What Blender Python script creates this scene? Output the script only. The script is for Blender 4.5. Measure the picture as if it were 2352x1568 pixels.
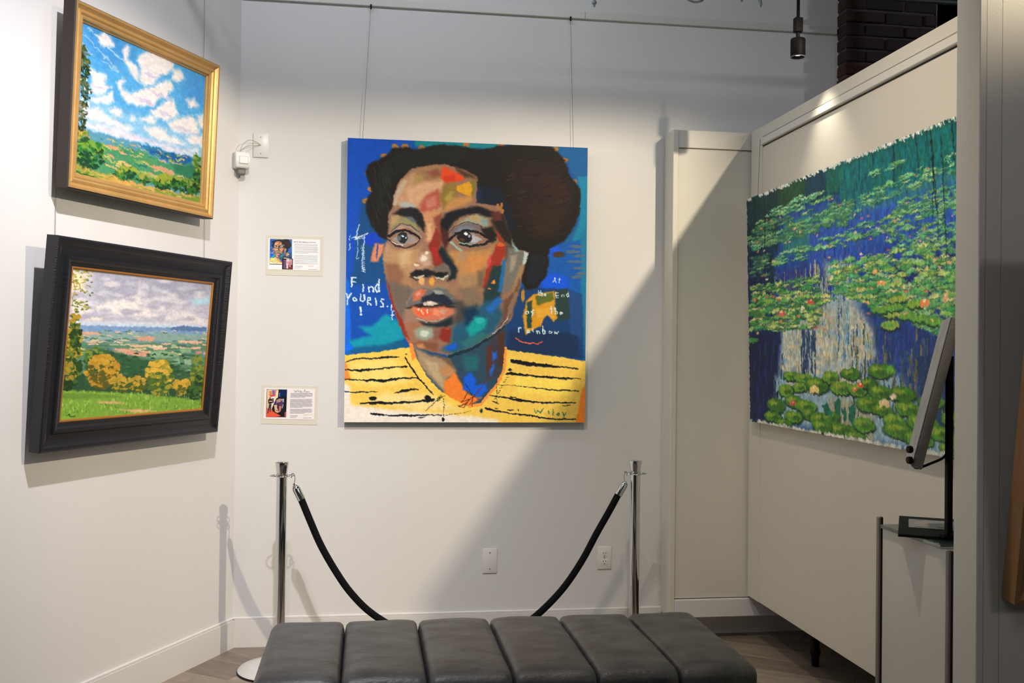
# Gallery corner with hung paintings, a rope barrier and a leather bench.
import bpy, bmesh, math, random
import numpy as np
from mathutils import Vector, Matrix
for o in list(bpy.data.objects): bpy.data.objects.remove(o, do_unlink=True)
SC = bpy.context.scene; COL = SC.collection
PI = math.pi
# ---------------------------------------------------------------- camera
cd = bpy.data.cameras.new('camera'); cam = bpy.data.objects.new('camera', cd); COL.objects.link(cam)
cd.sensor_fit = 'HORIZONTAL'; cd.sensor_width = 36.0; cd.lens = 2287 * 36.0 / 2352; cd.clip_start = .05
yaw, pitch, roll = math.radians(8.24), .0105, .0117
Fw = Vector((math.sin(yaw)*math.cos(pitch), math.cos(yaw)*math.cos(pitch), math.sin(pitch)))
R0 = Vector((math.cos(yaw), -math.sin(yaw), 0)); U0 = R0.cross(Fw)
Rr = R0*math.cos(roll) + U0*math.sin(roll); Uu = U0*math.cos(roll) - R0*math.sin(roll)
cam.matrix_world = Matrix(((Rr.x,Uu.x,-Fw.x,0),(Rr.y,Uu.y,-Fw.y,0),(Rr.z,Uu.z,-Fw.z,1.42),(0,0,0,1)))
SC.camera = cam
SC.view_settings.view_transform = 'Standard'; SC.view_settings.look = 'None'
SC.view_settings.exposure = 0.0; SC.view_settings.gamma = 1.0; SC.view_settings.use_curve_mapping = False
# ---------------------------------------------------------------- world, room spots and added fills
w = bpy.data.worlds.new('world'); SC.world = w; w.use_nodes = True
w.node_tree.nodes['Background'].inputs[0].default_value = (.80, .88, 1.0, 1); w.node_tree.nodes['Background'].inputs[1].default_value = .035
def area(name, loc, target, sx, sy, power, col):
    l = bpy.data.lights.new(name, 'AREA'); l.shape = 'RECTANGLE'; l.size = sx; l.size_y = sy; l.energy = power; l.color = col
    o = bpy.data.objects.new(name, l); COL.objects.link(o); o.location = loc
    o.rotation_euler = (Vector(target)-Vector(loc)).to_track_quat('-Z', 'Y').to_euler(); return o
def spot(name, loc, target, power, col, angle, blend=.5, rad=.03):
    l = bpy.data.lights.new(name, 'SPOT'); l.energy = power; l.color = col; l.spot_size = math.radians(angle); l.spot_blend = blend; l.shadow_soft_size = rad
    o = bpy.data.objects.new(name, l); COL.objects.link(o); o.location = loc
    o.rotation_euler = (Vector(target)-Vector(loc)).to_track_quat('-Z', 'Y').to_euler(); return o
COOL = (.86, .92, 1.0); NEUT = (1.0, .965, .93); WARM = (1.0, .86, .66)
area('cool_fill_light', (-.6, .6, 3.7), (-.4, 4.2, 1.2), 2.4, 1.6, 21, COOL)  # added soft cool fill for the ambient level, not a real fixture
area('upper_wall_fill', (.1, 3.7, 3.82), (.3, 4.9, 2.7), 2.6, .15, 14, (.88, .92, 1.0))  # added fill that brightens the upper back wall
spot('portrait_spot', (-.30, 2.5, 3.35), (.7, 4.9, .25), 62, (1, .935, .87), 60, .9, .025)
spot('left_wall_spot', (-.17, 2.46, 3.35), (-1.2, 4.1, .7), 275, (.985, .94, .98), 92, 1.0, .025)
spot('far_track_spot', (2.44, 1.6, 3.34), (-.05, 4.9, 1.35), 450, (1, .85, .63), 58, .7, .03)
spot('side_track_spot', (4.3, 3.8, 3.45), (1.6, 4.9, 3.0), 34, (.85, .9, 1.0), 60, .8, .02)
area('near_panel_fill', (3.4, -1.8, 3.3), (2.0, 2.2, 1.2), .8, .8, 14, (1, .93, .95))  # added dim fill to lift the shaded face of the near panel

# ---------------------------------------------------------------- helpers
def lin(c):
    if isinstance(c, int): c = ((c>>16)&255, (c>>8)&255, c&255)
    r = [(v/255)/12.92 if v/255 <= .04045 else ((v/255+.055)/1.055)**2.4 for v in c]
    return (r[0], r[1], r[2], 1)
def mat(name, col, rough=.6, metal=0., bump=0., bscale=60., var=0., vscale=4., stretch=(1,1,1), spec=.5, coat=0.):
    m = bpy.data.materials.new(name); m.use_nodes = True; nt = m.node_tree; b = nt.nodes['Principled BSDF']
    b.inputs['Base Color'].default_value = lin(col); b.inputs['Roughness'].default_value = rough; b.inputs['Metallic'].default_value = metal
    b.inputs['Specular IOR Level'].default_value = spec; b.inputs['Coat Weight'].default_value = coat
    if bump or var:
        tc = nt.nodes.new('ShaderNodeTexCoord'); mp = nt.nodes.new('ShaderNodeMapping'); nt.links.new(tc.outputs['Object'], mp.inputs[0]); mp.inputs['Scale'].default_value = stretch
    if bump:
        n = nt.nodes.new('ShaderNodeTexNoise'); n.inputs['Scale'].default_value = bscale; n.inputs['Detail'].default_value = 4; nt.links.new(mp.outputs[0], n.inputs[0])
        k = nt.nodes.new('ShaderNodeBump'); k.inputs['Strength'].default_value = bump; k.inputs['Distance'].default_value = .004
        nt.links.new(n.outputs[0], k.inputs['Height']); nt.links.new(k.outputs[0], b.inputs['Normal'])
    if var:
        n = nt.nodes.new('ShaderNodeTexNoise'); n.inputs['Scale'].default_value = vscale; n.inputs['Detail'].default_value = 5; n.inputs['Roughness'].default_value = .65; nt.links.new(mp.outputs[0], n.inputs[0])
        r = nt.nodes.new('ShaderNodeValToRGB'); c = lin(col)
        r.color_ramp.elements[0].position = .3; r.color_ramp.elements[1].position = .72
        r.color_ramp.elements[0].color = tuple(max(0, v*(1-var)) for v in c[:3])+(1,); r.color_ramp.elements[1].color = tuple(min(1, v*(1+var)) for v in c[:3])+(1,)
        nt.links.new(n.outputs[0], r.inputs[0]); nt.links.new(r.outputs[0], b.inputs['Base Color'])
    return m
def paintmat(name, rough=.45, gain=1.0, coat=.0, spec=.4):
    m = bpy.data.materials.new(name); m.use_nodes = True; nt = m.node_tree; b = nt.nodes['Principled BSDF']
    a = nt.nodes.new('ShaderNodeVertexColor'); a.layer_name = 'paint'
    mx = nt.nodes.new('ShaderNodeMix'); mx.data_type = 'RGBA'; mx.blend_type = 'MULTIPLY'; mx.inputs[0].default_value = 1
    nt.links.new(a.outputs[0], mx.inputs[6]); mx.inputs[7].default_value = (gain, gain, gain, 1); nt.links.new(mx.outputs[2], b.inputs['Base Color'])
    b.inputs['Roughness'].default_value = rough; b.inputs['Specular IOR Level'].default_value = spec; b.inputs['Coat Weight'].default_value = coat
    tc = nt.nodes.new('ShaderNodeTexCoord'); n = nt.nodes.new('ShaderNodeTexNoise'); n.inputs['Scale'].default_value = 70; n.inputs['Detail'].default_value = 4; nt.links.new(tc.outputs['Object'], n.inputs[0])
    k = nt.nodes.new('ShaderNodeBump'); k.inputs['Strength'].default_value = .22; k.inputs['Distance'].default_value = .003; nt.links.new(n.outputs[0], k.inputs['Height']); nt.links.new(k.outputs[0], b.inputs['Normal'])
    return m
def link(name, me, m=None, parent=None):
    o = bpy.data.objects.new(name, me); COL.objects.link(o)
    if parent: o.parent = parent
    if m is not None and hasattr(me, 'materials'): me.materials.append(m)
    return o
def obj(name, bm, m, parent=None, smooth=False):
    me = bpy.data.meshes.new(name); bmesh.ops.recalc_face_normals(bm, faces=bm.faces); bm.to_mesh(me); bm.free()
    if smooth:
        for p in me.polygons: p.use_smooth = True
        try: me.set_sharp_from_angle(angle=math.radians(38))
        except Exception: pass
    return link(name, me, m, parent)
def tag(o, label=None, cat=None, group=None, kind=None):
    if label: o['label'] = label
    if cat: o['category'] = cat
    if group: o['group'] = group
    if kind: o['kind'] = kind
    return o
def thing(name, label, cat, loc=(0,0,0), rot=0., group=None):
    o = bpy.data.objects.new(name, None); COL.objects.link(o); o.location = loc; o.rotation_euler = (0,0,rot); o.empty_display_size = .1
    return tag(o, label, cat, group)
def box(bm, x0, x1, y0, y1, z0, z1, bev=0., seg=2):
    r = bmesh.ops.create_cube(bm, size=1); vs = r['verts']
    for v in vs: v.co = Vector(((x0+x1)/2+v.co.x*(x1-x0), (y0+y1)/2+v.co.y*(y1-y0), (z0+z1)/2+v.co.z*(z1-z0)))
    if bev:
        es = list({e for v in vs for e in v.link_edges}); bmesh.ops.bevel(bm, geom=es, offset=bev, segments=seg, affect='EDGES', profile=.5)
    return bm
def bx(*a, **k): return box(bmesh.new(), *a, **k)
def lathe(bm, prof, n=40, cx=0, cy=0, mtx=None):
    rings = []
    for r, z in prof:
        rings.append([bm.verts.new((cx+r*math.cos(2*PI*i/n), cy+r*math.sin(2*PI*i/n), z)) for i in range(n)] if r > 1e-6 else [bm.verts.new((cx, cy, z))])
    for a, b in zip(rings, rings[1:]):
        for i in range(n):
            j = (i+1) % n
            if len(a) == 1 and len(b) == 1: continue
            if len(a) == 1: bm.faces.new((a[0], b[i], b[j]))
            elif len(b) == 1: bm.faces.new((a[i], a[j], b[0]))
            else: bm.faces.new((a[i], a[j], b[j], b[i]))
    if mtx is not None:
        for rg in rings:
            for v in rg: v.co = mtx @ v.co
    return bm
def tube(bm, pts, r, n=10, closed=False, rs=None):
    P = [Vector(p) for p in pts]; N = len(P); rings = []; up = None
    for i in range(N):
        a = P[(i-1) % N] if (closed or i > 0) else P[0]; b = P[(i+1) % N] if (closed or i < N-1) else P[-1]
        d = (b-a).normalized()
        if up is None: up = d.orthogonal().normalized()
        up = (up - d*up.dot(d)).normalized(); s = d.cross(up); rr = rs[i] if rs else r
        rings.append([bm.verts.new(P[i] + (up*math.cos(2*PI*k/n) + s*math.sin(2*PI*k/n))*rr) for k in range(n)])
    for i in range(N if closed else N-1):
        a, b = rings[i], rings[(i+1) % N]
        for k in range(n): bm.faces.new((a[k], a[(k+1) % n], b[(k+1) % n], b[k]))
    if not closed: bm.faces.new(rings[0]); bm.faces.new(rings[-1])
    return bm
def crom(P, k=8):
    P = [Vector(p) for p in P]; Q = [P[0]*2-P[1]]+P+[P[-1]*2-P[-2]]; out = []
    for i in range(1, len(Q)-2):
        for j in range(k):
            t = j/k; a, b, c, d = Q[i-1:i+3]
            out.append(.5*((2*b)+(c-a)*t+(2*a-5*b+4*c-d)*t*t+(3*b-a-3*c+d)*t**3))
    return out+[P[-1]]
def frame_side(W, H, prof, side):
    """one mitred moulding length of a picture frame; prof = [(inset, depth)], frame stands on z=0, faces -Y, centred on x=0"""
    bm = bmesh.new()
    def ring(i, d): return [(-W/2+i, -d, i), (W/2-i, -d, i), (W/2-i, -d, H-i), (-W/2+i, -d, H-i)]
    a, b = side, (side+1) % 4
    L = [[bm.verts.new(ring(i, d)[q]) for q in (a, b)] for i, d in prof]
    n = len(L)
    for k in range(n):
        p, q = L[k], L[(k+1) % n]; bm.faces.new((p[0], p[1], q[1], q[0]))
    bm.faces.new([l[0] for l in L]); bm.faces.new([l[1] for l in L][::-1])
    return bm
def painted(name, art, W, H, parent, m, depth=.0, y=0., z0=0., wrap=None, ragged=0.):
    """canvas front: a fine grid whose vertices carry the paint colours"""
    h, w = art.shape[:2]
    xs = np.linspace(-W/2, W/2, w); zs = np.linspace(z0+H, z0, h)
    co = np.zeros((h*w, 3), np.float32); X, Z = np.meshgrid(xs, zs)
    lum = art.mean(2); relief = (np.roll(lum, 1, 0)-lum)*.002
    co[:,0] = X.ravel(); co[:,2] = Z.ravel(); co[:,1] = (y - np.clip(relief, -.0006, .0006)).ravel()
    if ragged:
        R = np.random.RandomState(4); e = np.arange(w*h).reshape(h, w)
        co[e[0], 2] += R.rand(w)*ragged; co[e[-1], 2] -= R.rand(w)*ragged
    me = bpy.data.meshes.new(name); nf = (h-1)*(w-1)
    i = np.arange(h*w).reshape(h, w); f = np.stack([i[:-1,:-1], i[1:,:-1], i[1:,1:], i[:-1,1:]], -1).reshape(-1)
    me.vertices.add(h*w); me.vertices.foreach_set('co', co.ravel()); me.loops.add(nf*4); me.loops.foreach_set('vertex_index', f.astype(np.int32))
    me.polygons.add(nf); me.polygons.foreach_set('loop_start', np.arange(0, nf*4, 4, dtype=np.int32)); me.polygons.foreach_set('loop_total', np.full(nf, 4, np.int32))
    me.update(calc_edges=True)
    a = me.color_attributes.new('paint', 'FLOAT_COLOR', 'POINT'); c = art.reshape(-1, 3); c = np.where(c <= .04045, c/12.92, ((c+.055)/1.055)**2.4)
    a.data.foreach_set('color', np.concatenate([c, np.ones((len(c), 1))], 1).astype(np.float32).ravel())
    return link(name, me, m, parent)
# ---------------------------------------------------------------- paint engine and the four pictures (shapes in image coordinates, mapped onto each canvas)
def homog(src,dst):
    A=[];b=[]
    for (x,y),(u,v) in zip(src,dst):
        A.append([x,y,1,0,0,0,-u*x,-u*y]);b.append(u)
        A.append([0,0,0,x,y,1,-v*x,-v*y]);b.append(v)
    return np.append(np.linalg.solve(np.array(A,float),np.array(b,float)),1).reshape(3,3)
GLYPH={'F':'0,0 0,1 .6,1;0,.55 .45,.55','i':'.5,0 .5,.55;.5,.75 .5,.8','n':'0,0 0,.6;0,.45 .4,.6 .7,.4 .7,0','d':'.7,0 .7,1;.7,.1 .3,0 0,.3 .3,.6 .7,.5',
'Y':'0,1 .35,.5 .8,1;.35,.5 .2,-.1','o':'.35,0 0,.2 .05,.55 .4,.65 .75,.45 .7,.1 .35,0','U':'0,1 .05,.2 .4,0 .75,.2 .75,1','R':'0,0 0,1 .5,.95 .55,.6 0,.5 .7,0','I':'.5,0 .5,1','S':'.7,.9 .3,1 .1,.75 .6,.45 .6,.1 0,.05',
'f':'.3,-.1 .3,.8 .7,1;0,.5 .7,.5','A':'0,0 .4,1 .8,0;.15,.4 .65,.4','t':'.35,0 .35,1;0,.65 .75,.65','h':'0,0 0,1;0,.45 .4,.6 .7,.4 .7,0','e':'0,.35 .7,.4 .5,.75 .1,.6 .05,.15 .4,0 .75,.15','E':'.7,1 0,1 0,0 .7,0;0,.5 .6,.5',
'r':'0,0 0,.65;0,.5 .3,.7 .7,.65','a':'.7,.6 .2,.65 0,.3 .25,0 .65,.2 .7,.6 .75,0','b':'0,1 0,0 .5,0 .7,.3 .4,.55 0,.4','w':'0,.6 .15,0 .4,.45 .6,0 .85,.6','W':'0,.9 .15,0 .45,.6 .7,0 1,.9','l':'.4,0 .4,1','y':'0,.6 .35,.1;.75,.6 .2,-.5',
'O':'.35,0 0,.3 0,.75 .35,1 .7,.75 .7,.3 .35,0','N':'0,0 0,1 .7,0 .7,1','D':'0,0 0,1 .5,.9 .7,.5 .5,.1 0,0','H':'0,0 0,1;.7,0 .7,1;0,.5 .7,.5','T':'.35,0 .35,1;0,1 .7,1','B':'0,0 0,1 .6,.85 .1,.55 .7,.25 0,0','L':'0,1 0,0 .6,0','s':'.7,.6 .2,.65 .2,.4 .65,.3 .6,0 .05,.05'}
class Art:
    """a painted surface: flat paint shapes rastered in canvas space"""
    def __init__(s,w,h,corners,uv=((0,0),(1,0),(1,1),(0,1))):
        s.w,s.h=w,h; s.img=np.ones((h,w,3),np.float32)*.9
        s.H=homog(corners,[(u*w,v*h) for u,v in uv])
    def f(s,x,y):
        a=s.H@np.array([x,y,1.]); return a[0]/a[2],a[1]/a[2]
    def sc(s,x,y):
        o=s.f(x,y);a=s.f(x+1,y);b=s.f(x,y+1)
        return math.hypot(a[0]-o[0],0)+1e-6, math.hypot(b[1]-o[1],0)+1e-6
    def box(s,x0,y0,x1,y1):
        return max(0,int(x0)),max(0,int(y0)),min(s.w,int(x1)+2),min(s.h,int(y1)+2)
    def mix(s,b,al,c):
        c=np.array([(c>>16)&255,(c>>8)&255,c&255],np.float32)/255
        v=s.img[b[1]:b[3],b[0]:b[2]]; v+= (c-v)*al[...,None]
    def p(s,c,soft,*pts):
        cx=sum(q[0] for q in pts)/len(pts);cy=sum(q[1] for q in pts)/len(pts);k=sum(s.sc(cx,cy))/2
        P=np.array([s.f(*q) for q in pts]); m=max(.7,soft*k)
        b=s.box(P[:,0].min()-m,P[:,1].min()-m,P[:,0].max()+m,P[:,1].max()+m)
        if b[2]<=b[0] or b[3]<=b[1]: return
        X,Y=np.meshgrid(np.arange(b[0],b[2])+.5,np.arange(b[1],b[3])+.5)
        d=np.full(X.shape,1e9);ins=np.zeros(X.shape,bool)
        for i in range(len(P)):
            (x0,y0),(x1,y1)=P[i],P[(i+1)%len(P)]; ex,ey=x1-x0,y1-y0
            t=np.clip(((X-x0)*ex+(Y-y0)*ey)/(ex*ex+ey*ey+1e-9),0,1)
            d=np.minimum(d,(X-x0-t*ex)**2+(Y-y0-t*ey)**2)
            if y0!=y1: ins^=((Y<y0)!=(Y<y1))&(X<x0+(Y-y0)*ex/(y1-y0))
        d=np.sqrt(d);d=np.where(ins,d,-d)
        t=np.clip(d/m*.5+.5,0,1); s.mix(b,t*t*(3-2*t),c)
    def l(s,c,w,*pts,w2=None,soft=None):
        w2=w if w2 is None else w2; n=len(pts)-1
        k=sum(s.sc(*pts[0]))/2; P=[s.f(*q) for q in pts]
        xs=[q[0] for q in P];ys=[q[1] for q in P];r=max(w,w2)*k*.5+1.2
        b=s.box(min(xs)-r,min(ys)-r,max(xs)+r,max(ys)+r)
        if b[2]<=b[0] or b[3]<=b[1]: return
        X,Y=np.meshgrid(np.arange(b[0],b[2])+.5,np.arange(b[1],b[3])+.5); al=np.zeros(X.shape)
        for i in range(n):
            (x0,y0),(x1,y1)=P[i],P[i+1];ex,ey=x1-x0,y1-y0
            t=np.clip(((X-x0)*ex+(Y-y0)*ey)/(ex*ex+ey*ey+1e-9),0,1)
            d=np.sqrt((X-x0-t*ex)**2+(Y-y0-t*ey)**2); ww=(w+(w2-w)*(i+t)/n)*k*.5
            al=np.maximum(al,np.clip(ww-d+.5,0,1)*np.minimum(1,ww*2))
        s.mix(b,al,c)
    def b(s,c,x,y,rx,ry=None,soft=.5):
        kx,ky=s.sc(x,y);cx,cy=s.f(x,y);rx,ry=max(.6,rx*kx),max(.6,(rx if ry is None else ry)*ky)
        b=s.box(cx-rx*1.3-1,cy-ry*1.3-1,cx+rx*1.3+1,cy+ry*1.3+1)
        if b[2]<=b[0] or b[3]<=b[1]: return
        X,Y=np.meshgrid(np.arange(b[0],b[2])+.5,np.arange(b[1],b[3])+.5)
        q=np.sqrt(((X-cx)/rx)**2+((Y-cy)/ry)**2); e=max(soft*.5,.5/min(rx,ry))
        s.mix(b,np.clip((1+e-q)/(2*e),0,1),c)
    def t(s,c,ch,x,y,h,w,lw):
        for st in GLYPH.get(ch,'').split(';'):
            q=[tuple(map(float,z.split(','))) for z in st.split()]
            if len(q)>1: s.l(c,lw,*[(x+a*w,y-b_*h) for a,b_ in q])
    def noise(s,cell,seed):
        R=np.random.RandomState(seed);cx=cell if np.ndim(cell)==0 else cell[0];cy=cell if np.ndim(cell)==0 else cell[1]
        g=R.rand(int(s.h/cy)+3,int(s.w/cx)+3)*2-1
        X=np.arange(s.w)/cx;Y=np.arange(s.h)/cy;xi=X.astype(int);yi=Y.astype(int);fx=X-xi;fy=(Y-yi)[:,None];fx=fx*fx*(3-2*fx);fy=fy*fy*(3-2*fy)
        a=g[yi][:,xi];b=g[yi][:,xi+1];c=g[yi+1][:,xi];d=g[yi+1][:,xi+1]
        return (a*(1-fx)+b*fx)*(1-fy)+(c*(1-fx)+d*fx)*fy
    def warp(s,amp,cell,seed=1):
        dx=s.noise(cell,seed)*amp+s.noise(cell*.4,seed+1)*amp*.6;dy=s.noise(cell,seed+2)*amp+s.noise(cell*.4,seed+3)*amp*.6
        Y,X=np.mgrid[0:s.h,0:s.w]
        s.img=s.img[np.clip(Y+dy+.5,0,s.h-1).astype(int),np.clip(X+dx+.5,0,s.w-1).astype(int)]
    def grain(s,amt,cells,seed=9):
        g=sum(s.noise(c,seed+i) for i,c in enumerate(cells))/len(cells)
        s.img=np.clip(s.img*(1+amt*g[...,None])+amt*.05*g[...,None],0,1)
def paint_portrait(W=520, H=605):
    # ---------------- portrait
    P=Art(W,H,[(77,68),(2271,155),(2222,2665),(40,2668)])
    p,l,b,t=P.p,P.l,P.b,P.t
    p(0x0b4fa6,0,(0,0),(2400,0),(2400,2800),(0,2800))
    p(0x064cba,18,(60,60),(720,80),(500,160),(250,330),(310,560),(200,640),(190,900),(130,1300),(60,1435),(30,1435))
    p(0x0e4a84,25,(200,640),(320,600),(460,1000),(420,1435),(70,1500),(130,1250))
    b(0x0b40c4,300,1000,80,60)
    p(0x094cae,20,(40,1435),(430,1400),(640,1990),(40,2050))
    p(0x0a68e4,12,(40,1300),(95,1400),(110,2050),(38,2050))
    p(0x0b5c8a,25,(100,1930),(560,1900),(640,2020),(300,2040),(80,2040))
    p(0x0496b0,22,(180,1800),(300,1790),(420,1680),(560,1770),(600,1900),(420,1960),(80,1990),(90,1930),(280,1880))
    b(0x0a6cf0,80,1985,50,35)
    # orange rubs on left
    p(0xd8845c,14,(320,1040),(410,1040),(400,1120),(350,1210),(290,1200),(300,1120))
    b(0x0c50a0,345,1110,8,70)
    p(0x0d7f8c,20,(690,70),(1200,100),(1500,120),(1480,170),(1000,170),(700,150))
    p(0x135f9c,20,(1940,120),(2300,120),(2270,1400),(1880,1400),(2220,600),(2080,300))
    p(0x0f86ae,15,(2180,420),(2275,420),(2250,1100),(2120,1000),(2200,800))
    p(0x0b5ab4,20,(1900,1080),(2250,980),(2240,1560),(1850,1420))
    p(0x137aa8,15,(2200,900),(2260,900),(2235,2100),(2190,2090))
    b(0x0a58ee,1960,1400,130,90); b(0x0a58ee,1960,1110,60,45)
    b(0x4c3428,1995,1135,55,28)
    for i,(x,y,r) in enumerate([(2160,1060,60),(2130,1110,70),(2190,1150,60),(2150,1200,80),(2180,1260,60),(2200,1310,50),(2160,1340,50)]): b(0x506a86,x,y,r,14)
    p(0x123f78,20,(1530,1430),(2050,1450),(2200,1500),(2225,2090),(1500,2030))
    p(0x14305a,30,(1540,1830),(2150,1850),(2190,2080),(1520,2030))
    p(0x1c4a8a,20,(2060,1450),(2200,1500),(2200,1900),(2100,1850))
    p(0xd99a26,10,(1700,1560),(1760,1500),(1960,1470),(1960,1600),(1985,1720),(1900,1780),(1800,1800),(1690,1870),(1665,1700))
    p(0x5c6c2c,10,(1780,1520),(1940,1480),(1950,1550),(1800,1600))
    p(0x1f4a40,8,(1705,1570),(1750,1560),(1745,1800),(1705,1810))
    p(0x26403e,12,(1965,1460),(2080,1450),(2090,1720),(1985,1750))
    p(0xe2a83a,8,(1780,1630),(1900,1620),(1960,1720),(1860,1700),(1800,1720))
    p(0x1a3f78,8,(1850,1720),(1890,1690),(1960,1760),(1960,1830),(1830,1800))
    b(0xb8882c,1670,1510,14,60)
    # ---- hair
    H=[(440,1010),(370,980),(300,890),(250,760),(240,650),(300,560),(270,470),(235,390),(260,320),(420,240),(500,160),(620,155),(720,185),(800,150),(950,130),(1150,150),(1300,175),(1450,140),(1700,120),(1950,150),(2060,270),(2100,400),(2200,540),(2190,760),(2140,880),(2050,1010),(1920,1080),(1900,1140),(1910,1200),(1880,1330),(1800,1440),(1700,1460),(1640,1350),(1690,1200),(1680,1120),(1600,1100),(900,1100)]
    for x,y in [(265,395),(295,540),(240,650),(510,150),(600,150),(750,190),(755,160),(1160,125),(1480,135),(1640,130),(1970,170),(2050,270),(2140,470),(410,235)]: b(0xa8743c,x,y,34,24)
    p(0x1a1614,14,*H)
    p(0x1b211c,40,(500,200),(900,160),(1150,160),(1150,280),(800,310),(560,400),(420,600),(380,760),(320,700),(330,400))
    p(0x261a16,60,(1600,300),(1950,300),(2120,560),(2080,850),(1800,1000),(1650,800),(1560,500))
    p(0x32191a,60,(1850,420),(2060,480),(2090,620),(1900,640))
    p(0x2c2018,60,(1750,700),(2050,720),(1960,960),(1740,950))
    for i in range(60):
        a=np.random.RandomState(i); x=1500+a.rand()*560; y=250+a.rand()*720
        l([0x2e221c,0x3a2a1e,0x14110f,0x241c1c][i%4],8,(x,y),(x+30+a.rand()*50,y-30+a.rand()*40))
    for i in range(30):
        a=np.random.RandomState(100+i); x=300+a.rand()*220; y=260+a.rand()*600
        l([0x26281f,0x10110f,0x2c2c22][i%3],8,(x,y),(x+10+a.rand()*20,y+60+a.rand()*40))
    p(0x111c2c,30,(1220,480),(1450,520),(1560,700),(1600,900),(1500,980),(1400,760),(1220,740))
    p(0x1a2a48,30,(1230,480),(1300,560),(1290,650),(1200,700))
    p(0x17202a,20,(1750,1120),(1880,1150),(1860,1320),(1780,1420),(1700,1400),(1720,1250))
    # ---- face base
    Fc=[(660,350),(560,450),(505,570),(485,700),(450,760),(445,880),(440,1010),(400,1100),(400,1240),(430,1400),(450,1500),(480,1600),(540,1780),(600,1890),(650,1970),(760,2010),(900,2040),(1050,2070),(1200,2010),(1400,1880),(1560,1740),(1620,1500),(1690,1240),(1710,1110),(1600,1080),(1540,900),(1480,700),(1250,660),(1260,430),(1150,360),(960,310),(800,325)]
    p(0x96705a,10,*Fc)
    p(0xb98f68,23.8,(560,470),(700,370),(900,330),(960,480),(1000,700),(900,760),(720,720),(520,680),(500,620))
    p(0xb8a890,13.6,(520,560),(590,450),(620,470),(560,600),(510,700),(490,690))
    p(0x9a7450,30.6,(680,370),(860,325),(960,330),(940,430),(860,480),(740,450))
    p(0xa88c54,23.8,(690,420),(770,410),(750,480),(690,500))
    p(0x8a5040,23.8,(800,380),(900,350),(930,420),(860,430))
    p(0xd0a27e,27.2,(600,540),(800,470),(950,470),(930,540),(800,600),(720,680),(600,660))
    p(0xc49474,17,(540,600),(620,590),(640,670),(540,680))
    p(0xb25848,23.8,(735,680),(800,590),(900,540),(935,600),(920,700),(800,765),(740,740))
    p(0xc47a68,23.8,(780,640),(880,600),(890,690),(800,720))
    p(0x8c7436,23.8,(950,500),(1060,470),(1075,560),(1050,640),(950,730),(915,620))
    p(0xa89048,17,(960,640),(1010,560),(1040,560),(1020,680))
    p(0xc08a50,20.4,(1050,620),(1200,600),(1210,650),(1100,700),(960,740),(960,700))
    p(0xe04a22,17,(935,350),(960,330),(1020,370),(1100,395),(1145,440),(1110,465),(960,480),(925,430))
    p(0xd03a1c,13.6,(950,420),(1050,400),(1060,460),(960,475))
    p(0x4a3226,23.8,(1050,330),(1200,400),(1250,440),(1150,430),(1080,380))
    p(0xdc9e22,9.45,(1080,510),(1190,470),(1215,540),(1200,605),(1130,580),(1065,555))
    p(0x7c7432,13.6,(1190,460),(1255,450),(1240,560),(1215,600),(1215,520))
    p(0xa8b2b2,20.4,(545,670),(610,655),(700,690),(680,720),(560,710))
    # nose bridge light
    p(0xc88e66,23.8,(730,760),(820,740),(940,740),(910,830),(880,960),(840,1040),(790,1010),(790,880))
    p(0xd8aa80,13.6,(800,860),(840,850),(840,1000),(800,1010))
    # left brow & eye
    p(0x8f8a60,20.4,(480,800),(600,775),(700,830),(745,930),(640,880),(540,865),(465,930))
    p(0xb9986c,20.4,(480,790),(560,780),(520,850),(470,880))
    p(0xc49470,13.6,(480,905),(560,870),(620,890),(540,915),(490,935))
    p(0x1d1b20,15.3,(490,765),(560,722),(650,705),(715,722),(760,780),(785,870),(775,930),(740,900),(700,840),(640,805),(560,785))
    p(0x5a6878,13.6,(610,790),(660,790),(700,830),(680,850))
    l(0x9a8c80,20,(480,920),(560,875),(640,885),(710,930),(740,990))
    l(0x5c4a48,10,(470,925),(560,860),(650,870),(720,930))
    p(0x968d88,6.75,(475,1010),(530,960),(640,950),(720,1010),(640,1045),(560,1050))
    l(0x17161a,24,(450,970),(520,925),(600,915),(680,950),(735,995),w2=18)
    b(0x20262c,577,985,48,52,.15); b(0x59696e,545,990,18,24,.5); b(0xf0f6fa,578,967,11,9,.3); b(0xaebcc4,608,985,8,10,.4)
    l(0x3a2e2e,16,(445,1000),(510,1060),(600,1082),(690,1050),(725,1010))
    l(0xd8d4cc,7,(470,1020),(520,1048),(580,1052))
    l(0xc09084,8,(640,1040),(700,1025),(722,1000))
    # left cheek
    p(0xb68e64,27.2,(430,1070),(560,1110),(700,1090),(750,1060),(700,1220),(650,1340),(520,1380),(430,1300),(405,1200))
    p(0xc9a97c,30.6,(540,1110),(660,1110),(640,1230),(560,1250))
    p(0xb48a6a,20.4,(430,1030),(470,1070),(440,1200),(405,1180))
    p(0x8c6248,30.6,(410,1220),(530,1220),(600,1330),(580,1430),(450,1440))
    p(0xa87e58,27.2,(600,1320),(660,1380),(690,1470),(600,1500),(560,1420))
    # nose
    p(0x8a4a38,20.4,(860,800),(930,760),(960,900),(930,1060),(860,1040),(880,900))
    p(0x8c2e24,15.3,(880,900),(920,960),(910,1060),(925,1140),(960,1200),(940,1240),(870,1260),(840,1150),(810,1060),(850,1000))
    p(0xa82a20,8.1,(830,1080),(900,1070),(915,1180),(880,1210))
    p(0x14242e,17,(925,1060),(990,1110),(1050,1200),(1080,1290),(1060,1360),(980,1385),(1010,1320),(1000,1250),(940,1190),(905,1120))
    p(0xc09c84,23.8,(700,1190),(750,1120),(820,1110),(840,1240),(760,1250))
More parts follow.
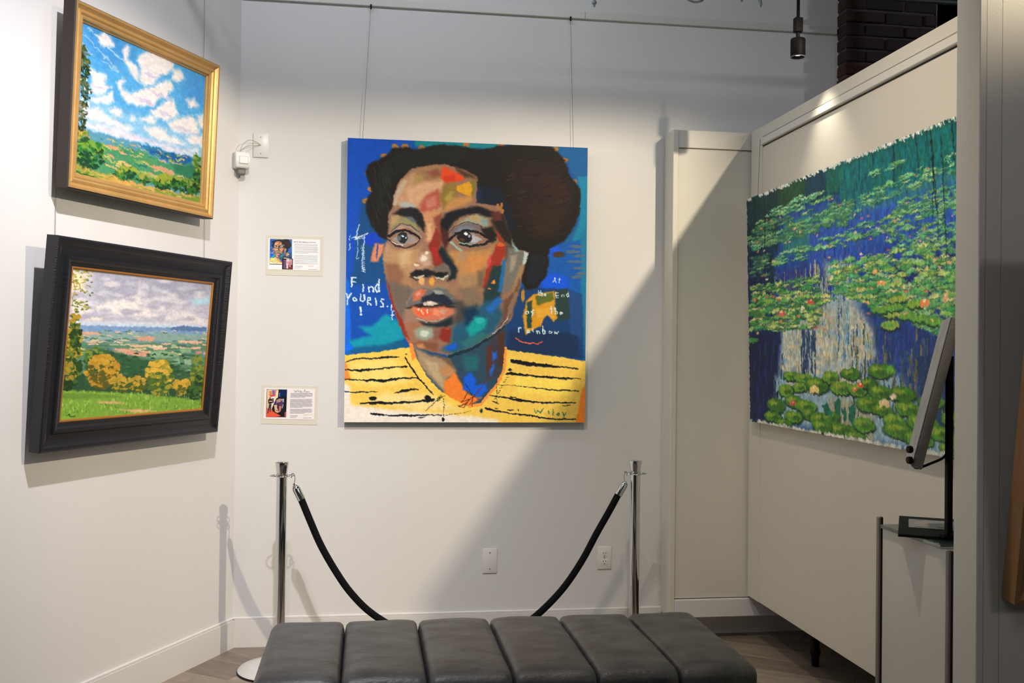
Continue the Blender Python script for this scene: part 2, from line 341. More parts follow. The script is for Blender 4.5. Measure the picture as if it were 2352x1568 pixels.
    p(0xb89078,17,(650,1280),(690,1230),(770,1250),(740,1300),(700,1320),(650,1320))
    b(0xe2d6c2,770,1175,32,30); b(0xeedcc0,797,1125,16); b(0xd8ccb4,700,1235,26,14)
    p(0x6e665c,15.3,(860,1260),(950,1215),(1015,1280),(1000,1340),(930,1300),(860,1310))
    p(0x1a1e20,13.6,(640,1310),(700,1275),(760,1290),(800,1270),(850,1290),(900,1310),(990,1300),(960,1350),(900,1350),(840,1330),(800,1350),(740,1330),(690,1350),(650,1345))
    b(0x10161c,720,1310,38,24,.3); b(0x10161c,915,1320,40,24,.3)
    l(0xb8c6b6,12,(690,1350),(740,1352),(770,1330)); l(0xb8cab8,13,(885,1352),(940,1362),(985,1332))
    l(0x4a3a34,12,(640,1340),(700,1375),(760,1372))
    # right brow / socket / eye
    p(0x9aa088,23.8,(1060,880),(1150,800),(1250,765),(1350,800),(1350,900),(1280,870),(1150,850))
    p(0xb89a68,17,(1190,790),(1250,775),(1300,830),(1230,830))
    p(0x7ea0a4,13.6,(1290,820),(1340,810),(1350,880),(1300,860))
    p(0x716a6c,15.3,(1000,940),(1060,880),(1180,840),(1300,880),(1345,950),(1250,910),(1130,900),(1040,970))
    l(0x4a3c40,7,(990,960),(1050,880),(1160,835),(1280,870),(1330,920))
    p(0x78849a,17,(1060,920),(1120,880),(1220,890),(1200,920),(1100,930))
    p(0x15171e,17,(925,830),(980,755),(1120,715),(1260,690),(1400,740),(1440,800),(1360,800),(1250,760),(1130,780),(1040,840),(985,930),(985,1010),(940,960),(925,900))
    p(0x48221e,20.4,(930,880),(990,930),(1000,1040),(960,1100),(930,1000))
    p(0x8e8f96,5.4,(1065,1000),(1110,945),(1220,945),(1305,1005),(1240,1035),(1130,1035))
    p(0xb4b6ba,6.75,(1210,960),(1300,1003),(1235,1030),(1200,1020))
    l(0x14151b,28,(1000,1010),(1060,950),(1150,915),(1260,930),(1350,985),(1420,1005),w2=18)
    b(0x1c1a20,1140,980,66,58,.15); b(0x5a3c34,1120,1005,24,18,.7); b(0xf4f6f8,1153,947,14,12,.3); b(0xa6b6bc,1182,966,9,12,.4)
    l(0x94b2a6,20,(1020,1030),(1070,1070),(1120,1105)); l(0x1c2026,20,(1100,1045),(1190,1062),(1300,1048),(1390,1005))
    l(0x86a69c,10,(1090,1030),(1160,1040),(1240,1040))
    p(0x1d1a1c,20.4,(1290,900),(1400,880),(1440,960),(1400,1040),(1320,960))
    # right cheek
    p(0xc08a54,30.6,(975,1110),(1150,1110),(1350,1090),(1410,1040),(1360,1220),(1300,1430),(1200,1480),(1090,1400),(1080,1260))
    p(0xd08c50,37.4,(1180,1170),(1340,1140),(1310,1290),(1170,1290))
    p(0xb08a68,23.8,(1080,1120),(1180,1120),(1150,1200),(1070,1180))
    p(0xa48460,37.4,(1080,1330),(1250,1320),(1280,1440),(1120,1460))
    p(0x7c6250,27.2,(1260,1300),(1330,1260),(1310,1440),(1250,1440))
    # side of face
    p(0x241d1b,23.8,(1380,830),(1490,740),(1560,930),(1600,1080),(1500,1020),(1420,900))
    p(0x5c2c22,17,(1380,760),(1460,740),(1490,820),(1410,830))
    for x,y in [(1445,690),(1470,710),(1490,740),(1480,680)]: b(0xb07440,x,y,14,20)
    p(0x5a4a44,20.4,(1500,1040),(1580,1060),(1540,1200),(1510,1200))
    p(0xa4301e,8.1,(1425,900),(1460,960),(1505,1035),(1450,1010))
    p(0xa03424,9.45,(1430,1040),(1505,1040),(1512,1130),(1480,1200),(1410,1350),(1340,1450),(1305,1440),(1330,1300),(1380,1180))
    b(0xea5e22,1470,1048,36,14); p(0xd04a4c,6.75,(1345,1190),(1395,1135),(1375,1230),(1350,1260))
    p(0x1c3a3e,20.4,(1340,1410),(1400,1240),(1490,1230),(1470,1500),(1420,1640),(1310,1600),(1310,1480))
    p(0x1c6cb0,9.45,(1488,1190),(1520,1180),(1505,1330),(1470,1480),(1440,1480))
    b(0xf09038,1405,1385,12,16); b(0xd8782c,1365,1450,16,8); b(0xe88c3c,1395,1395,16,8)
    # ear
    p(0x75726c,17,(1540,1080),(1600,1090),(1690,1110),(1660,1230),(1610,1350),(1570,1450),(1480,1500),(1510,1260))
    p(0x8eb2b8,13.6,(1570,1010),(1610,1060),(1640,1110),(1600,1110)); p(0xbccfd2,8.1,(1680,1105),(1722,1118),(1700,1200),(1670,1240))
    p(0xa4845c,15.3,(1640,1240),(1670,1240),(1650,1420),(1600,1560),(1560,1560),(1590,1400))
    p(0x9c9484,13.6,(1560,1150),(1620,1140),(1590,1280),(1550,1300))
    # ---- mouth zone
    p(0xa07a5a,27.2,(680,1390),(800,1420),(960,1400),(1080,1420),(1040,1500),(900,1440),(760,1440),(660,1500))
    p(0x6f6258,23.8,(430,1380),(620,1420),(680,1470),(620,1560),(600,1640),(570,1760),(500,1600))
    p(0x9a7a66,23.8,(600,1640),(680,1640),(700,1740),(640,1800),(590,1740))
    p(0x8e2e24,9.45,(428,1370),(455,1430),(500,1600),(570,1740),(620,1850),(650,1960),(600,1900),(540,1770),(470,1570))
    b(0xe2b070,750,1385,26,36); b(0xe2a440,838,1385,26,34)
    p(0x6a6a68,13.6,(600,1630),(640,1540),(700,1460),(780,1435),(830,1465),(880,1435),(970,1450),(1050,1530),(1150,1610),(1050,1630),(960,1600),(700,1610))
    p(0xcc6c4c,13.6,(670,1500),(720,1452),(790,1460),(775,1510),(720,1555),(665,1570))
    p(0xd8907c,6.75,(690,1500),(740,1470),(740,1500),(700,1530))
    p(0x20283a,15.3,(750,1540),(850,1490),(950,1500),(1070,1595),(960,1610),(880,1570),(740,1600))
    p(0x949a90,9.45,(850,1465),(930,1470),(955,1500),(870,1505))
    p(0x2c2422,8.1,(600,1628),(720,1590),(860,1580),(1000,1600),(1090,1625),(960,1630),(800,1640))
    p(0xd0c2ae,6.75,(755,1580),(830,1560),(900,1590),(830,1610),(765,1605)); b(0xe8e0d0,822,1580,18,12)
    p(0xcf7658,13.6,(660,1612),(740,1625),(860,1625),(960,1610),(1050,1645),(1010,1690),(930,1735),(820,1745),(720,1715),(670,1670))
    p(0xee6238,9.45,(690,1632),(790,1640),(840,1690),(760,1710),(700,1680)); p(0xe88c6c,8.1,(860,1640),(920,1650),(900,1700),(850,1690))
    p(0xc49880,9.45,(920,1630),(980,1640),(960,1690),(920,1680))
    for x,y in [(745,1655),(760,1680),(800,1650),(800,1670),(720,1640)]: b(0xfbd0b8,x,y,7,14)
    l(0xb0aca8,8,(700,1720),(800,1750),(900,1745),(960,1710))
    p(0x1a2832,20.4,(730,1755),(850,1765),(960,1735),(1030,1700),(1040,1770),(980,1800),(850,1805),(760,1785))
    l(0x74888a,5,(610,1600),(650,1520),(710,1450),(780,1432),(830,1462),(890,1432),(970,1450))
    p(0x4a4642,30.6,(1040,1560),(1160,1560),(1180,1700),(1090,1800),(1020,1760),(1060,1660))
    p(0x826e5c,30.6,(1090,1450),(1250,1430),(1290,1560),(1200,1650),(1130,1580))
    # chin
    p(0xa06c52,27.2,(600,1760),(720,1760),(760,1800),(690,1860),(650,1940),(610,1860))
    p(0xd07840,17,(610,1900),(660,1950),(690,2000),(650,1990))
    p(0x94a494,23.8,(680,1840),(740,1795),(850,1810),(860,1880),(780,1930),(700,1890)); b(0xc8cebc,770,1860,42,32)
    p(0x845a4c,20.4,(860,1820),(940,1820),(930,1910),(860,1930))
    p(0x8c2a1e,15.3,(935,1815),(1015,1805),(1010,1940),(950,1940),(905,1890)); b(0xb84428,985,1815,14,10)
    p(0x80523a,23.8,(650,1950),(760,1930),(900,1940),(890,2020),(760,2000))
    p(0xc88a5c,17,(700,1960),(760,1950),(780,1990),(720,1990))
    # jaw blues
    p(0x1f5876,34,(1020,1800),(1130,1740),(1240,1640),(1330,1560),(1430,1560),(1500,1690),(1400,1850),(1200,1990),(1050,2050),(920,2010),(1015,1940))
    p(0x0b3350,34,(1120,1640),(1250,1600),(1260,1700),(1150,1790))
    p(0x079c9e,23.8,(1150,1820),(1240,1700),(1345,1730),(1330,1800),(1190,1900)); b(0x2ab0b0,1280,1740,40,30)
    p(0x1c68bc,17,(1330,1640),(1440,1520),(1490,1560),(1380,1680)); p(0x0c5ad4,13.6,(950,1985),(1060,1940),(1065,1990),(990,2020))
    p(0x2a6e74,23.8,(1100,1930),(1300,1850),(1350,1880),(1150,2000))
    p(0x6b4b42,17,(1490,1560),(1590,1480),(1640,1350),(1650,1380),(1600,1600),(1530,1760),(1400,1880),(1480,1720))
    p(0x8a6c5a,9.45,(1540,1600),(1600,1480),(1630,1480),(1570,1660),(1520,1720))
    l(0x9ea2a8,9,(1390,1860),(1480,1790),(1540,1700)); l(0xb8c0c4,6,(1500,1760),(1535,1720))
    # neck
    p(0x2b4860,17,(650,1975),(800,2020),(1000,2080),(1200,2000),(1400,1880),(1515,1780),(1505,2010),(1480,2220),(1400,2370),(1270,2500),(1150,2510),(1000,2440),(880,2340),(750,2200),(680,2080))
    p(0x1e6674,34,(1110,2060),(1260,2060),(1260,2180),(1150,2200))
    p(0xa48a6a,20.4,(680,1985),(800,2045),(1000,2110),(1060,2200),(980,2260),(950,2390),(850,2290),(720,2140))
    p(0xb9a480,23.8,(760,2080),(900,2130),(960,2370),(850,2250)); p(0xbc8a5c,17,(900,2200),(1000,2110),(1050,2230),(960,2260))
    p(0x6f5a46,17,(880,2060),(1010,2090),(1050,2190),(990,2140))
    p(0xf0822e,15.3,(950,2300),(1050,2210),(1110,2320),(1150,2400),(1290,2440),(1180,2515),(1060,2500),(950,2420))
    p(0x3c3a44,23.8,(1380,1900),(1505,1800),(1500,2100),(1440,2250),(1340,2280),(1330,2050))
    p(0x5e2e24,13.6,(1340,1980),(1380,1980),(1375,2200),(1340,2220)); p(0x4a3028,15.3,(1440,1860),(1500,1840),(1490,2150),(1450,2150))
    p(0x0e5cde,15.3,(1130,2250),(1190,2205),(1240,2290),(1230,2330),(1330,2310),(1340,2380),(1265,2440),(1180,2390),(1125,2370))
    p(0x1c62d8,13.6,(1385,2030),(1430,2020),(1430,2080),(1390,2110)); p(0x1c62d0,13.6,(1360,2200),(1400,2120),(1410,2160),(1370,2250))
    l(0x12303c,30,(1000,2065),(1200,2000),(1380,1890),(1500,1800),w2=16)
    # shirt
    p(0xf0ca58,6,(20,2060),(250,2040),(450,2012),(600,1990),(645,1985),(680,2075),(750,2200),(880,2345),(1000,2440),(1150,2512),(1270,2500),(1400,2370),(1480,2230),(1500,1990),(1560,2010),(1800,2045),(2000,2070),(2240,2110),(2240,2700),(20,2700))
    p(0xf4d874,30,(100,2120),(500,2100),(640,2300),(400,2350),(120,2320)); p(0xf5dc90,40,(400,2400),(850,2420),(1100,2560),(700,2560),(300,2470)); p(0xf8dc60,30,(1600,2220),(2100,2290),(2100,2420),(1600,2400))
    l(0xf0903c,36,(650,1960),(668,2050),(680,2090)); l(0xf6cc54,36,(690,2110),(780,2260),(900,2390),(1010,2470),(1150,2540)); l(0xf29a40,26,(1508,1990),(1495,2180),(1425,2330),(1280,2500),(1180,2520))
    p(0xefe6da,25,(20,2290),(90,2340),(110,2510),(400,2545),(700,2570),(1200,2610),(1440,2640),(1440,2700),(20,2700))
    p(0xfa8a30,12,(2195,2380),(2240,2300),(2240,2700),(2130,2700)); p(0xf08e3c,12,(30,2100),(70,2150),(100,2270),(60,2290),(30,2260))
    K=0x0d1118
    def st(ws,*pts):
        for i in range(len(pts)-1): l(K,ws[i],pts[i],pts[i+1],w2=ws[i+1])
    st([6,14,10,18,4],(42,2125),(150,2088),(300,2090),(450,2072),(545,2073)); st([8,20,14,12,12],(42,2190),(200,2195),(330,2182),(450,2168),(610,2160))
    st([10,12,24,14,12],(42,2278),(200,2282),(400,2288),(560,2268),(720,2262)); st([8,10,5],(42,2388),(200,2394),(350,2390)); st([4,24,16,10],(500,2400),(570,2382),(650,2368),(715,2365))
    st([10,24,20,16,30],(190,2490),(330,2490),(500,2490),(700,2478),(850,2460)); b(K,305,2450,32,18,.2); b(K,800,2445,30,22,.4)
    st([20,10,20,12,6],(290,2588),(450,2600),(600,2602),(750,2600),(930,2598)); st([10,8],(720,2625),(775,2618))
    st([10,14,10,8],(600,2080),(640,2150),(715,2260),(855,2415)); st([14,6],(605,2048),(620,2040))
    st([34,36,34,12,8],(1565,2108),(1700,2130),(1850,2145),(2000,2158),(2160,2175)); st([10,30,14,20,16,8],(1510,2222),(1560,2220),(1700,2235),(1850,2250),(2000,2262),(2190,2265)); b(K,1550,2185,18,12)
    st([3,4,8,12,8],(1440,2320),(1650,2335),(1850,2360),(2000,2372),(2168,2378)); st([8,10,24,14,8],(1370,2420),(1480,2435),(1640,2465),(1800,2482),(2140,2485))
    st([20,10,14,12,8],(1330,2540),(1500,2575),(1700,2600),(1900,2628),(2140,2635)); st([6,6],(2020,2510),(2095,2510)); st([5,5],(1410,2535),(1440,2540)); st([8,8],(1520,2550),(1575,2552)); st([8,8],(1618,2545),(1622,2560)); st([8,8],(1550,2438),(1600,2436))
    for i in range(8): st([7,5],(945,2450+i*24),(945,2464+i*24))
    b(K,940,2635,14,18,.2)
    for i in range(9): st([6,5],(1530-i*14,2250+i*24),(1510-i*14,2256+i*24))
    for i in range(8): st([5,4],(1425,2290+i*26),(1424,2304+i*26))
    for i in range(9): st([4,4],(960+i*27,2598-i*4),(975+i*27,2596-i*4))
    for i in range(5): st([5,4],(1380+i*10,2470+i*6),(1400+i*10,2474+i*6))
    for i in range(8):
        a=np.random.RandomState(300+i); st([4,3],(870+a.rand()*60,2430+a.rand()*40),(900+a.rand()*60,2400+a.rand()*50))
    st([4,4,4],(780,2560),(860,2490),(910,2440))
    b(0x1c3c4c,1285,2560,14,16)
    l(0x14203c,6,(1145,2310),(1200,2410),(1265,2455)); l(0x6c2418,6,(1360,2250),(1300,2330),(1210,2440),(1180,2510)); l(0x6c2418,7,(1170,2390),(1110,2480),(1180,2450),(1130,2530),(1080,2520),(1150,2490),(1210,2430),(1200,2520))
    # writings
    Wt=0xcfe4ee
    l(Wt,6,(98,960),(96,1010)); l(Wt,6,(98,1040),(92,1100)); l(0xaecbe0,10,(180,870),(165,930),(155,1000),(150,970)); l(Wt,9,(120,990),(190,975),(262,945)); l(Wt,8,(140,1005),(230,960)); l(Wt,6,(235,960),(228,1040),(215,1120),(205,1200),(222,1300))
    pts=[]
    for i in range(26): pts.append((200+(26 if i%2 else 0)+ (i*0.3),1060+i*9.6))
    l(0xbdd4e6,5,*pts); l(0xbdd4e6,5,(170,990),(168,1100),(160,1180),(175,1170))
    for i in range(5): l(Wt,6,(165+i*16,985-i*2),(175+i*16,1005-i*4))
    def word(c,items,lw):
        for ch,x,y,h,w in items: t(c,ch,x,y,h,w,lw)
    word(Wt,[('F',112,1435,84,70),('i',205,1478,84,24),('n',268,1482,84,62),('d',330,1482,120,44)],13)
    word(Wt,[('Y',62,1590,95,56),('o',125,1568,48,46),('U',195,1572,64,44),('R',258,1602,70,46),('I',325,1602,64,16),('S',372,1622,74,46)],12)
    b(Wt,440,1610,8); l(Wt,10,(480,1600),(472,1650)); t(Wt,'f',465,1725,70,40,9); l(Wt,16,(195,1625),(192,1660)); b(Wt,200,1690,9,12)
    Wr=0xd4ecf0
    word(Wr,[('A',1946,1392,44,30),('t',1990,1390,38,24)],6)
    word(Wr,[('t',1802,1512,46,24),('h',1830,1512,46,24),('e',1862,1510,24,22),('E',1970,1530,46,30),('n',2018,1520,28,30),('d',2066,1520,50,26)],7)
    word(Wr,[('o',1695,1680,38,34),('f',1745,1690,50,30),('t',1915,1680,74,36),('h',1960,1680,56,30),('e',2005,1684,38,28)],8)
    word(Wr,[('r',1628,1840,50,30),('a',1700,1848,34,34),('i',1755,1840,46,12),('n',1792,1852,34,32),('b',1850,1856,70,28),('o',1905,1856,34,30),('w',1952,1862,40,44)],9)
    l(0xe8603a,10,(1598,1900),(1630,1925),(1720,1945),(1800,1948),(1840,1930)); 
    word(0x1d7a5c,[('W',1765,2580,44,80),('i',1885,2590,40,16),('l',1930,2595,46,16),('e',1970,2600,30,34),('y',2020,2602,52,40)],8)
    P.warp(1.1*W/440,6*W/440);P.grain(.06,[(3,3),(9,4),(5,14)])
    return P
def bush(b,cs,x,y,rx,ry,n,seed,sz=10):
    R=np.random.RandomState(seed)
    for i in range(n):
        a=R.rand()*6.28; r=R.rand()**.5; q=np.sin(a)*r
        k=0 if q>0.2 else (1 if q>-.3 else 2)
        b(cs[min(len(cs)-1,max(0,k+R.randint(-1,2)))],x+np.cos(a)*r*rx,y+q*ry,sz*(.6+R.rand()),sz*(.5+.6*R.rand()),.4)
def paint_sky_landscape():
    # ---------------- gold-framed landscape (enlarged image coordinates)
    G=Art(310,262,[(180,140),(985,488),(948,1300),(138,1120)])
    p,l,b=G.p,G.l,G.b
    p(0x58b0ea,0,(100,50),(1100,50),(1100,1400),(50,1400))
    p(0x4a9fe2,60,(180,140),(500,180),(560,420),(300,400))
    p(0x8cc8ec,40,(150,600),(1000,900),(1000,1020),(150,850))
    p(0x4c9ee4,40,(850,450),(1000,500),(980,700),(850,650))
    Wc=0xf6f0ee; 
    l(0x9ccbee,10,(200,230),(300,330),(420,460)); l(0x9ccbee,12,(230,190),(340,300),(470,420)); l(0xa8d2f0,9,(300,260),(450,400)); l(0x9ccbee,10,(330,400),(420,470)); l(0x9ccbee,10,(190,290),(260,360))
    def cloud(pts,c=Wc,s=17): p(c,s,*pts)
    cloud([(280,240),(330,215),(375,240),(400,300),(340,315),(300,290)])
    cloud([(455,320),(480,290),(500,330),(490,390),(540,430),(560,520),(600,560),(540,520),(500,470),(460,400)])
    cloud([(545,400),(570,350),(640,330),(720,360),(780,420),(760,470),(700,490),(650,540),(600,555),(560,500),(560,430)])
    cloud([(770,450),(820,460),(850,510),(810,530),(770,510)])
    cloud([(420,540),(450,500),(470,530),(450,570),(500,600),(570,590),(640,560),(700,530),(760,520),(780,570),(740,620),(680,640),(650,680),(560,690),(480,660),(440,610)])
    cloud([(245,440),(290,470),(350,480),(340,550),(385,560),(340,600),(300,620),(250,600),(255,520)]); cloud([(330,620),(390,600),(400,650),(350,680),(270,660),(240,640)])
    cloud([(630,720),(690,690),(720,650),(780,640),(790,700),(820,740),(740,775),(650,750)]); cloud([(570,760),(620,735),(665,770),(650,790),(580,780)])
    cloud([(740,790),(800,760),(900,740),(930,800),(950,850),(860,865),(760,830)]); cloud([(860,640),(910,630),(935,690),(880,690)]); cloud([(365,710),(400,690),(450,710),(450,740),(400,750)]); cloud([(500,760),(535,755),(540,775),(505,775)])
    cloud([(205,700),(300,695),(350,740),(430,780),(530,830),(480,840),(350,800),(210,760)]); cloud([(210,780),(350,810),(480,840),(570,880),(620,900),(540,910),(380,870),(215,820)],0xe8e4f0)
    cloud([(585,830),(660,810),(730,840),(740,870),(800,880),(860,930),(760,920),(640,880)]); cloud([(570,890),(760,930),(900,980),(925,1010),(760,970),(600,920)],0xe6e2f0); cloud([(850,890),(900,860),(965,870),(960,940),(880,920)]); cloud([(925,740),(970,740),(965,830),(930,790)]); cloud([(860,950),(930,950),(940,990)],0xf0eaf0)
    for x,y,r in [(620,470,50),(700,600,60),(600,640,60),(850,820,60),(730,720,40),(300,550,40)]: b(0xd9d2e6,x,y+16,r,10)
    # ground
    p(0x5f9fb8,8,(130,820),(230,840),(560,920),(800,985),(980,1030),(980,1400),(100,1300))
    p(0x2f7fae,6,(560,925),(600,925),(700,955),(800,985),(930,1020),(960,1080),(820,1040),(640,990))
    p(0x1f5fa0,5,(620,960),(700,970),(820,985),(900,1020),(860,1050),(740,1030),(660,990))
    p(0x4c9a6a,8,(130,900),(560,960),(760,1050),(960,1080),(960,1200),(130,1150))
    R=np.random.RandomState(5)
    for i in range(110):
        fx=R.rand(); fy=R.rand()**1.3
        x=210+fx*640; y=(850+fx*135)+ 12+fy*170
        wd=20+fy*60; c=[0xe0b878,0xd8c874,0x7fb060,0x5c9a58,0xe8a878,0x3f8a68,0x2f7a6a,0xa8bc68,0x3a7a90,0xc8b070][R.randint(10)]
        l(c,4+fy*9,(x,y),(x+wd,y+wd*.22+R.rand()*8))
    for x,y,w in [(330,930,110),(400,960,90),(350,990,60),(620,1050,90),(700,1090,80)]: p(0xe2a878,4,(x,y),(x+w*.6,y+w*.08),(x+w,y+w*.38),(x+w*.5,y+w*.25))
    p(0x2f7c5c,10,(760,1050),(960,1060),(950,1180),(880,1150),(800,1100))
    p(0xd8a080,5,(620,1055),(700,1065),(790,1110),(780,1120),(680,1090))
    # bushes
    bush(b,[0x1a4a2c,0x2f7a30,0x7aa83a],240,990,110,95,150,11,13)
    bush(b,[0x2a5a2a,0x6a9030,0xc8a848],190,880,50,60,50,12,11)
    bush(b,[0x1d4c30,0x4a8a34,0x9cac40],470,1110,80,45,80,13,11)
    bush(b,[0x1f4c30,0x4c8434,0xa8a844],590,1150,45,30,40,14,9)
    bush(b,[0x1a4428,0x40802c,0x98a838],740,1165,90,50,110,15,12)
    bush(b,[0x153c22,0x32702a,0x80983a],880,1190,70,55,100,16,11)
    bush(b,[0x1c4a28,0x3f7c2c,0x90a040],930,1080,26,100,60,17,10)
    p(0xc8a850,9,(130,1050),(250,1090),(400,1130),(560,1180),(760,1220),(950,1250),(950,1320),(120,1200)); p(0x8aa840,9,(130,1060),(240,1100),(330,1140),(300,1150),(140,1120)); p(0xe4a860,8,(330,1110),(560,1185),(760,1225),(700,1235),(450,1180)); p(0x7a9a3c,10,(500,1190),(950,1260),(950,1310),(560,1230)); p(0x3c6a2c,7,(138,1085),(250,1130),(330,1165),(138,1125))
    for i in range(60):
        x=150+R.rand()*780; y=1075+(x-150)*.22+R.rand()*60; l([0xd8b060,0x9cae48,0xe0bc74,0x6a8c34][i%4],5,(x,y),(x+25,y+6))
    # tree at left
    p(0x3f3a2c,5,(150,850),(165,850),(158,1050),(146,1050))
    bush(b,[0x22361f,0x3c5c2c,0x7a7c50],205,430,40,110,110,18,9); bush(b,[0x22361f,0x3c5c2c,0x6a7448],215,600,40,90,90,19,8); bush(b,[0x2a3a22,0x4a5c2c,0x807448],190,760,28,100,60,20,8); bush(b,[0x2a3a22,0x4a5c2c],195,350,24,50,24,21,8)
    for x,y in [(225,520),(190,650),(240,600),(215,580),(235,680),(205,715),(190,530),(250,480)]: b(0xe8ecf0,x,y,8,9)
    G.warp(3.0,10);G.warp(1.2,4,7);G.grain(.07,[(3,3),(8,4)])
    return G
def paint_storm_landscape():
    # ---------------- black-framed landscape (enlarged image coordinates)
    B=Art(340,262,[(300,270),(1132,345),(1080,1082),(228,1165)])
    p,l,b=B.p,B.l,B.b
    p(0xb8b8c8,0,(200,200),(1200,200),(1200,1200),(150,1200))
    p(0xa6a6b8,60,(420,270),(800,320),(780,420),(500,420)); p(0xc8c8d4,30,(280,280),(420,300),(420,420),(280,430)); p(0x9c9fb2,50,(800,320),(1130,350),(1120,420),(820,420)); p(0xf0e0b4,20,(300,290),(380,310),(370,400),(300,400))
    Cl=0xe9e3e0
    p(Cl,16,(300,460),(360,440),(440,480),(430,520),(360,540),(300,530)); p(Cl,14,(440,480),(520,460),(620,440),(690,420),(740,480),(820,490),(860,520),(780,550),(560,540),(450,520)); p(0xe2dcdc,16,(860,520),(1000,510),(1110,560),(1110,600),(860,570)); p(0xd8d4dc,14,(700,340),(760,370),(740,420),(680,420)); p(0xf0ead8,10,(360,560),(480,555),(480,575),(370,575)); p(0xaed4e4,14,(1000,440),(1110,420),(1120,460),(1030,470)); p(0xd6d8e4,14,(300,570),(1110,580),(1110,605),(300,600)); p(0xc4d6ea,8,(340,585),(1110,595),(1110,612),(340,602)); p(0xe6e0e0,12,(790,470),(850,480),(860,520),(800,510))
    R=np.random.RandomState(8)
    for i in range(70):
        x=320+R.rand()*780;y=320+R.rand()*240; b([0xcacad6,0xb2b2c4,0xd8d4da,0xbfc0cf][R.randint(4)],x,y,30,12,1.4)
    p(0x7c9ec8,5,(290,600),(600,605),(930,605),(960,592),(1110,600),(1110,660),(290,650)); p(0x5878a8,4,(880,612),(940,596),(1105,602),(1105,622),(900,622)); p(0x88a8a4,8,(290,640),(1110,640),(1110,760),(280,760))
    p(0x5c8a6c,12,(280,700),(1110,690),(1100,900),(270,900))
    for i in range(130):
        fy=R.rand(); y=625+fy*150; x=300+R.rand()*800; wd=20+fy*60
        c=[0xd8b49c,0xc8c094,0x6a90a8,0x54806c,0x4a7468,0x8aa880,0xe0b8a0,0x3f6c5c,0x9cb498][R.randint(9)]
        l(c,4+fy*7,(x,y),(x+wd,y+R.rand()*6-2))
    p(0xd8a48c,5,(680,670),(760,655),(800,670),(780,690),(700,685)); p(0xd8a890,4,(350,640),(450,640),(480,655),(360,658)); p(0xd9a088,5,(545,735),(640,735),(680,750),(760,755),(740,780),(640,770)); p(0xe0b898,4,(640,712),(750,710),(750,722),(650,725))
    p(0x86b088,5,(770,750),(840,740),(940,760),(940,775),(850,785),(750,785)); p(0xa8bc94,4,(900,700),(930,710),(920,725),(895,715)); p(0x84ac84,4,(940,730),(1010,725),(1015,750),(960,755)); p(0x88b08c,4,(890,800),(940,780),(950,815),(900,822)); p(0x90b090,4,(965,775),(1010,780),(1020,820),(980,820)); p(0x8ab088,4,(960,845),(1030,850),(1020,870),(980,865)); p(0xc89078,4,(1040,740),(1080,740),(1080,755),(1045,758)); p(0xe0d0a8,3,(750,715),(840,712),(850,728),(760,728)); p(0xdcb898,4,(930,680),(1080,680),(1080,695),(940,695))
    p(0x2a5034,12,(250,880),(1100,900),(1090,1050),(240,1010));p(0x2f5c3c,12,(380,740),(520,740),(640,780),(760,800),(880,810),(1040,880),(1040,960),(380,960)); 
    for i in range(120):
        x=400+R.rand()*640;y=760+R.rand()*170; b([0x2a5236,0x386a40,0x44744a,0x234a30][R.randint(4)],x,y,14,6)
    # grass
    p(0x7ca83c,8,(240,985),(500,990),(760,1000),(1080,1030),(1090,1100),(220,1190))
    for i in range(260):
        x=240+R.rand()*840;y=1000+R.rand()*130; l([0x86b040,0x9cc04c,0x6a9834,0xb4c860,0x5a8a34][R.randint(5)],5,(x,y),(x+R.rand()*10-5,y-12-R.rand()*10))
    p(0xd8b080,6,(450,1050),(560,1045),(620,1055),(480,1062)); p(0xd8b080,6,(580,1095),(700,1090),(800,1100),(700,1112)); p(0x6c9438,8,(230,1000),(600,1010),(600,1025),(230,1040)); l(0x2c4420,5,(275,1135),(290,1128),(300,1138),(325,1135))
    # trees
    bush(b,[0x28481f,0x6a7a28,0xb8962e],310,760,50,160,190,31,13); bush(b,[0x244020,0x4c6a24,0xb0902c],320,620,34,110,90,32,10); bush(b,[0x1f3c1f,0x3f6428,0xa08a30],280,900,50,90,110,33,12)
    bush(b,[0x2a5028,0x4c7830,0x7a9038],430,780,60,50,60,34,11)
    bush(b,[0x5a5a20,0xb88a2c,0xc89e34],490,870,100,100,240,35,13); bush(b,[0x4a5a24,0xa8902c,0xc09c38],600,940,70,50,80,36,11)
    bush(b,[0x4a5c20,0xa88c28,0xc4a038],700,940,50,45,70,37,10); bush(b,[0x4c6a28,0x9c9a30,0xdcb040],825,900,80,105,190,38,12); bush(b,[0x5a6424,0xb0942c,0xd8a838],960,955,55,50,80,39,11)
    bush(b,[0x23441f,0x46702c,0x86902e],1055,900,35,130,110,40,11); bush(b,[0x1d3c1c,0x3a6426],1030,980,30,50,40,41,10)
    for q in [[(300,300),(312,340),(345,360),(380,350)],[(345,360),(350,400),(390,410)],[(300,450),(318,400),(312,340)],[(318,400),(345,385),(365,400)],[(300,480),(305,430),(340,420)]]: l(0x9a7a3c,4,*q)
    for i in range(60):
        a=np.random.RandomState(400+i); x=300+a.rand()*140*(a.rand()**.5); y=280+a.rand()*230; b([0xb8a840,0x90983c,0x6c7a34][i%3],x,y,8,5)
    B.warp(1.2,5);B.grain(.08,[(3,3),(8,4)])
    return B
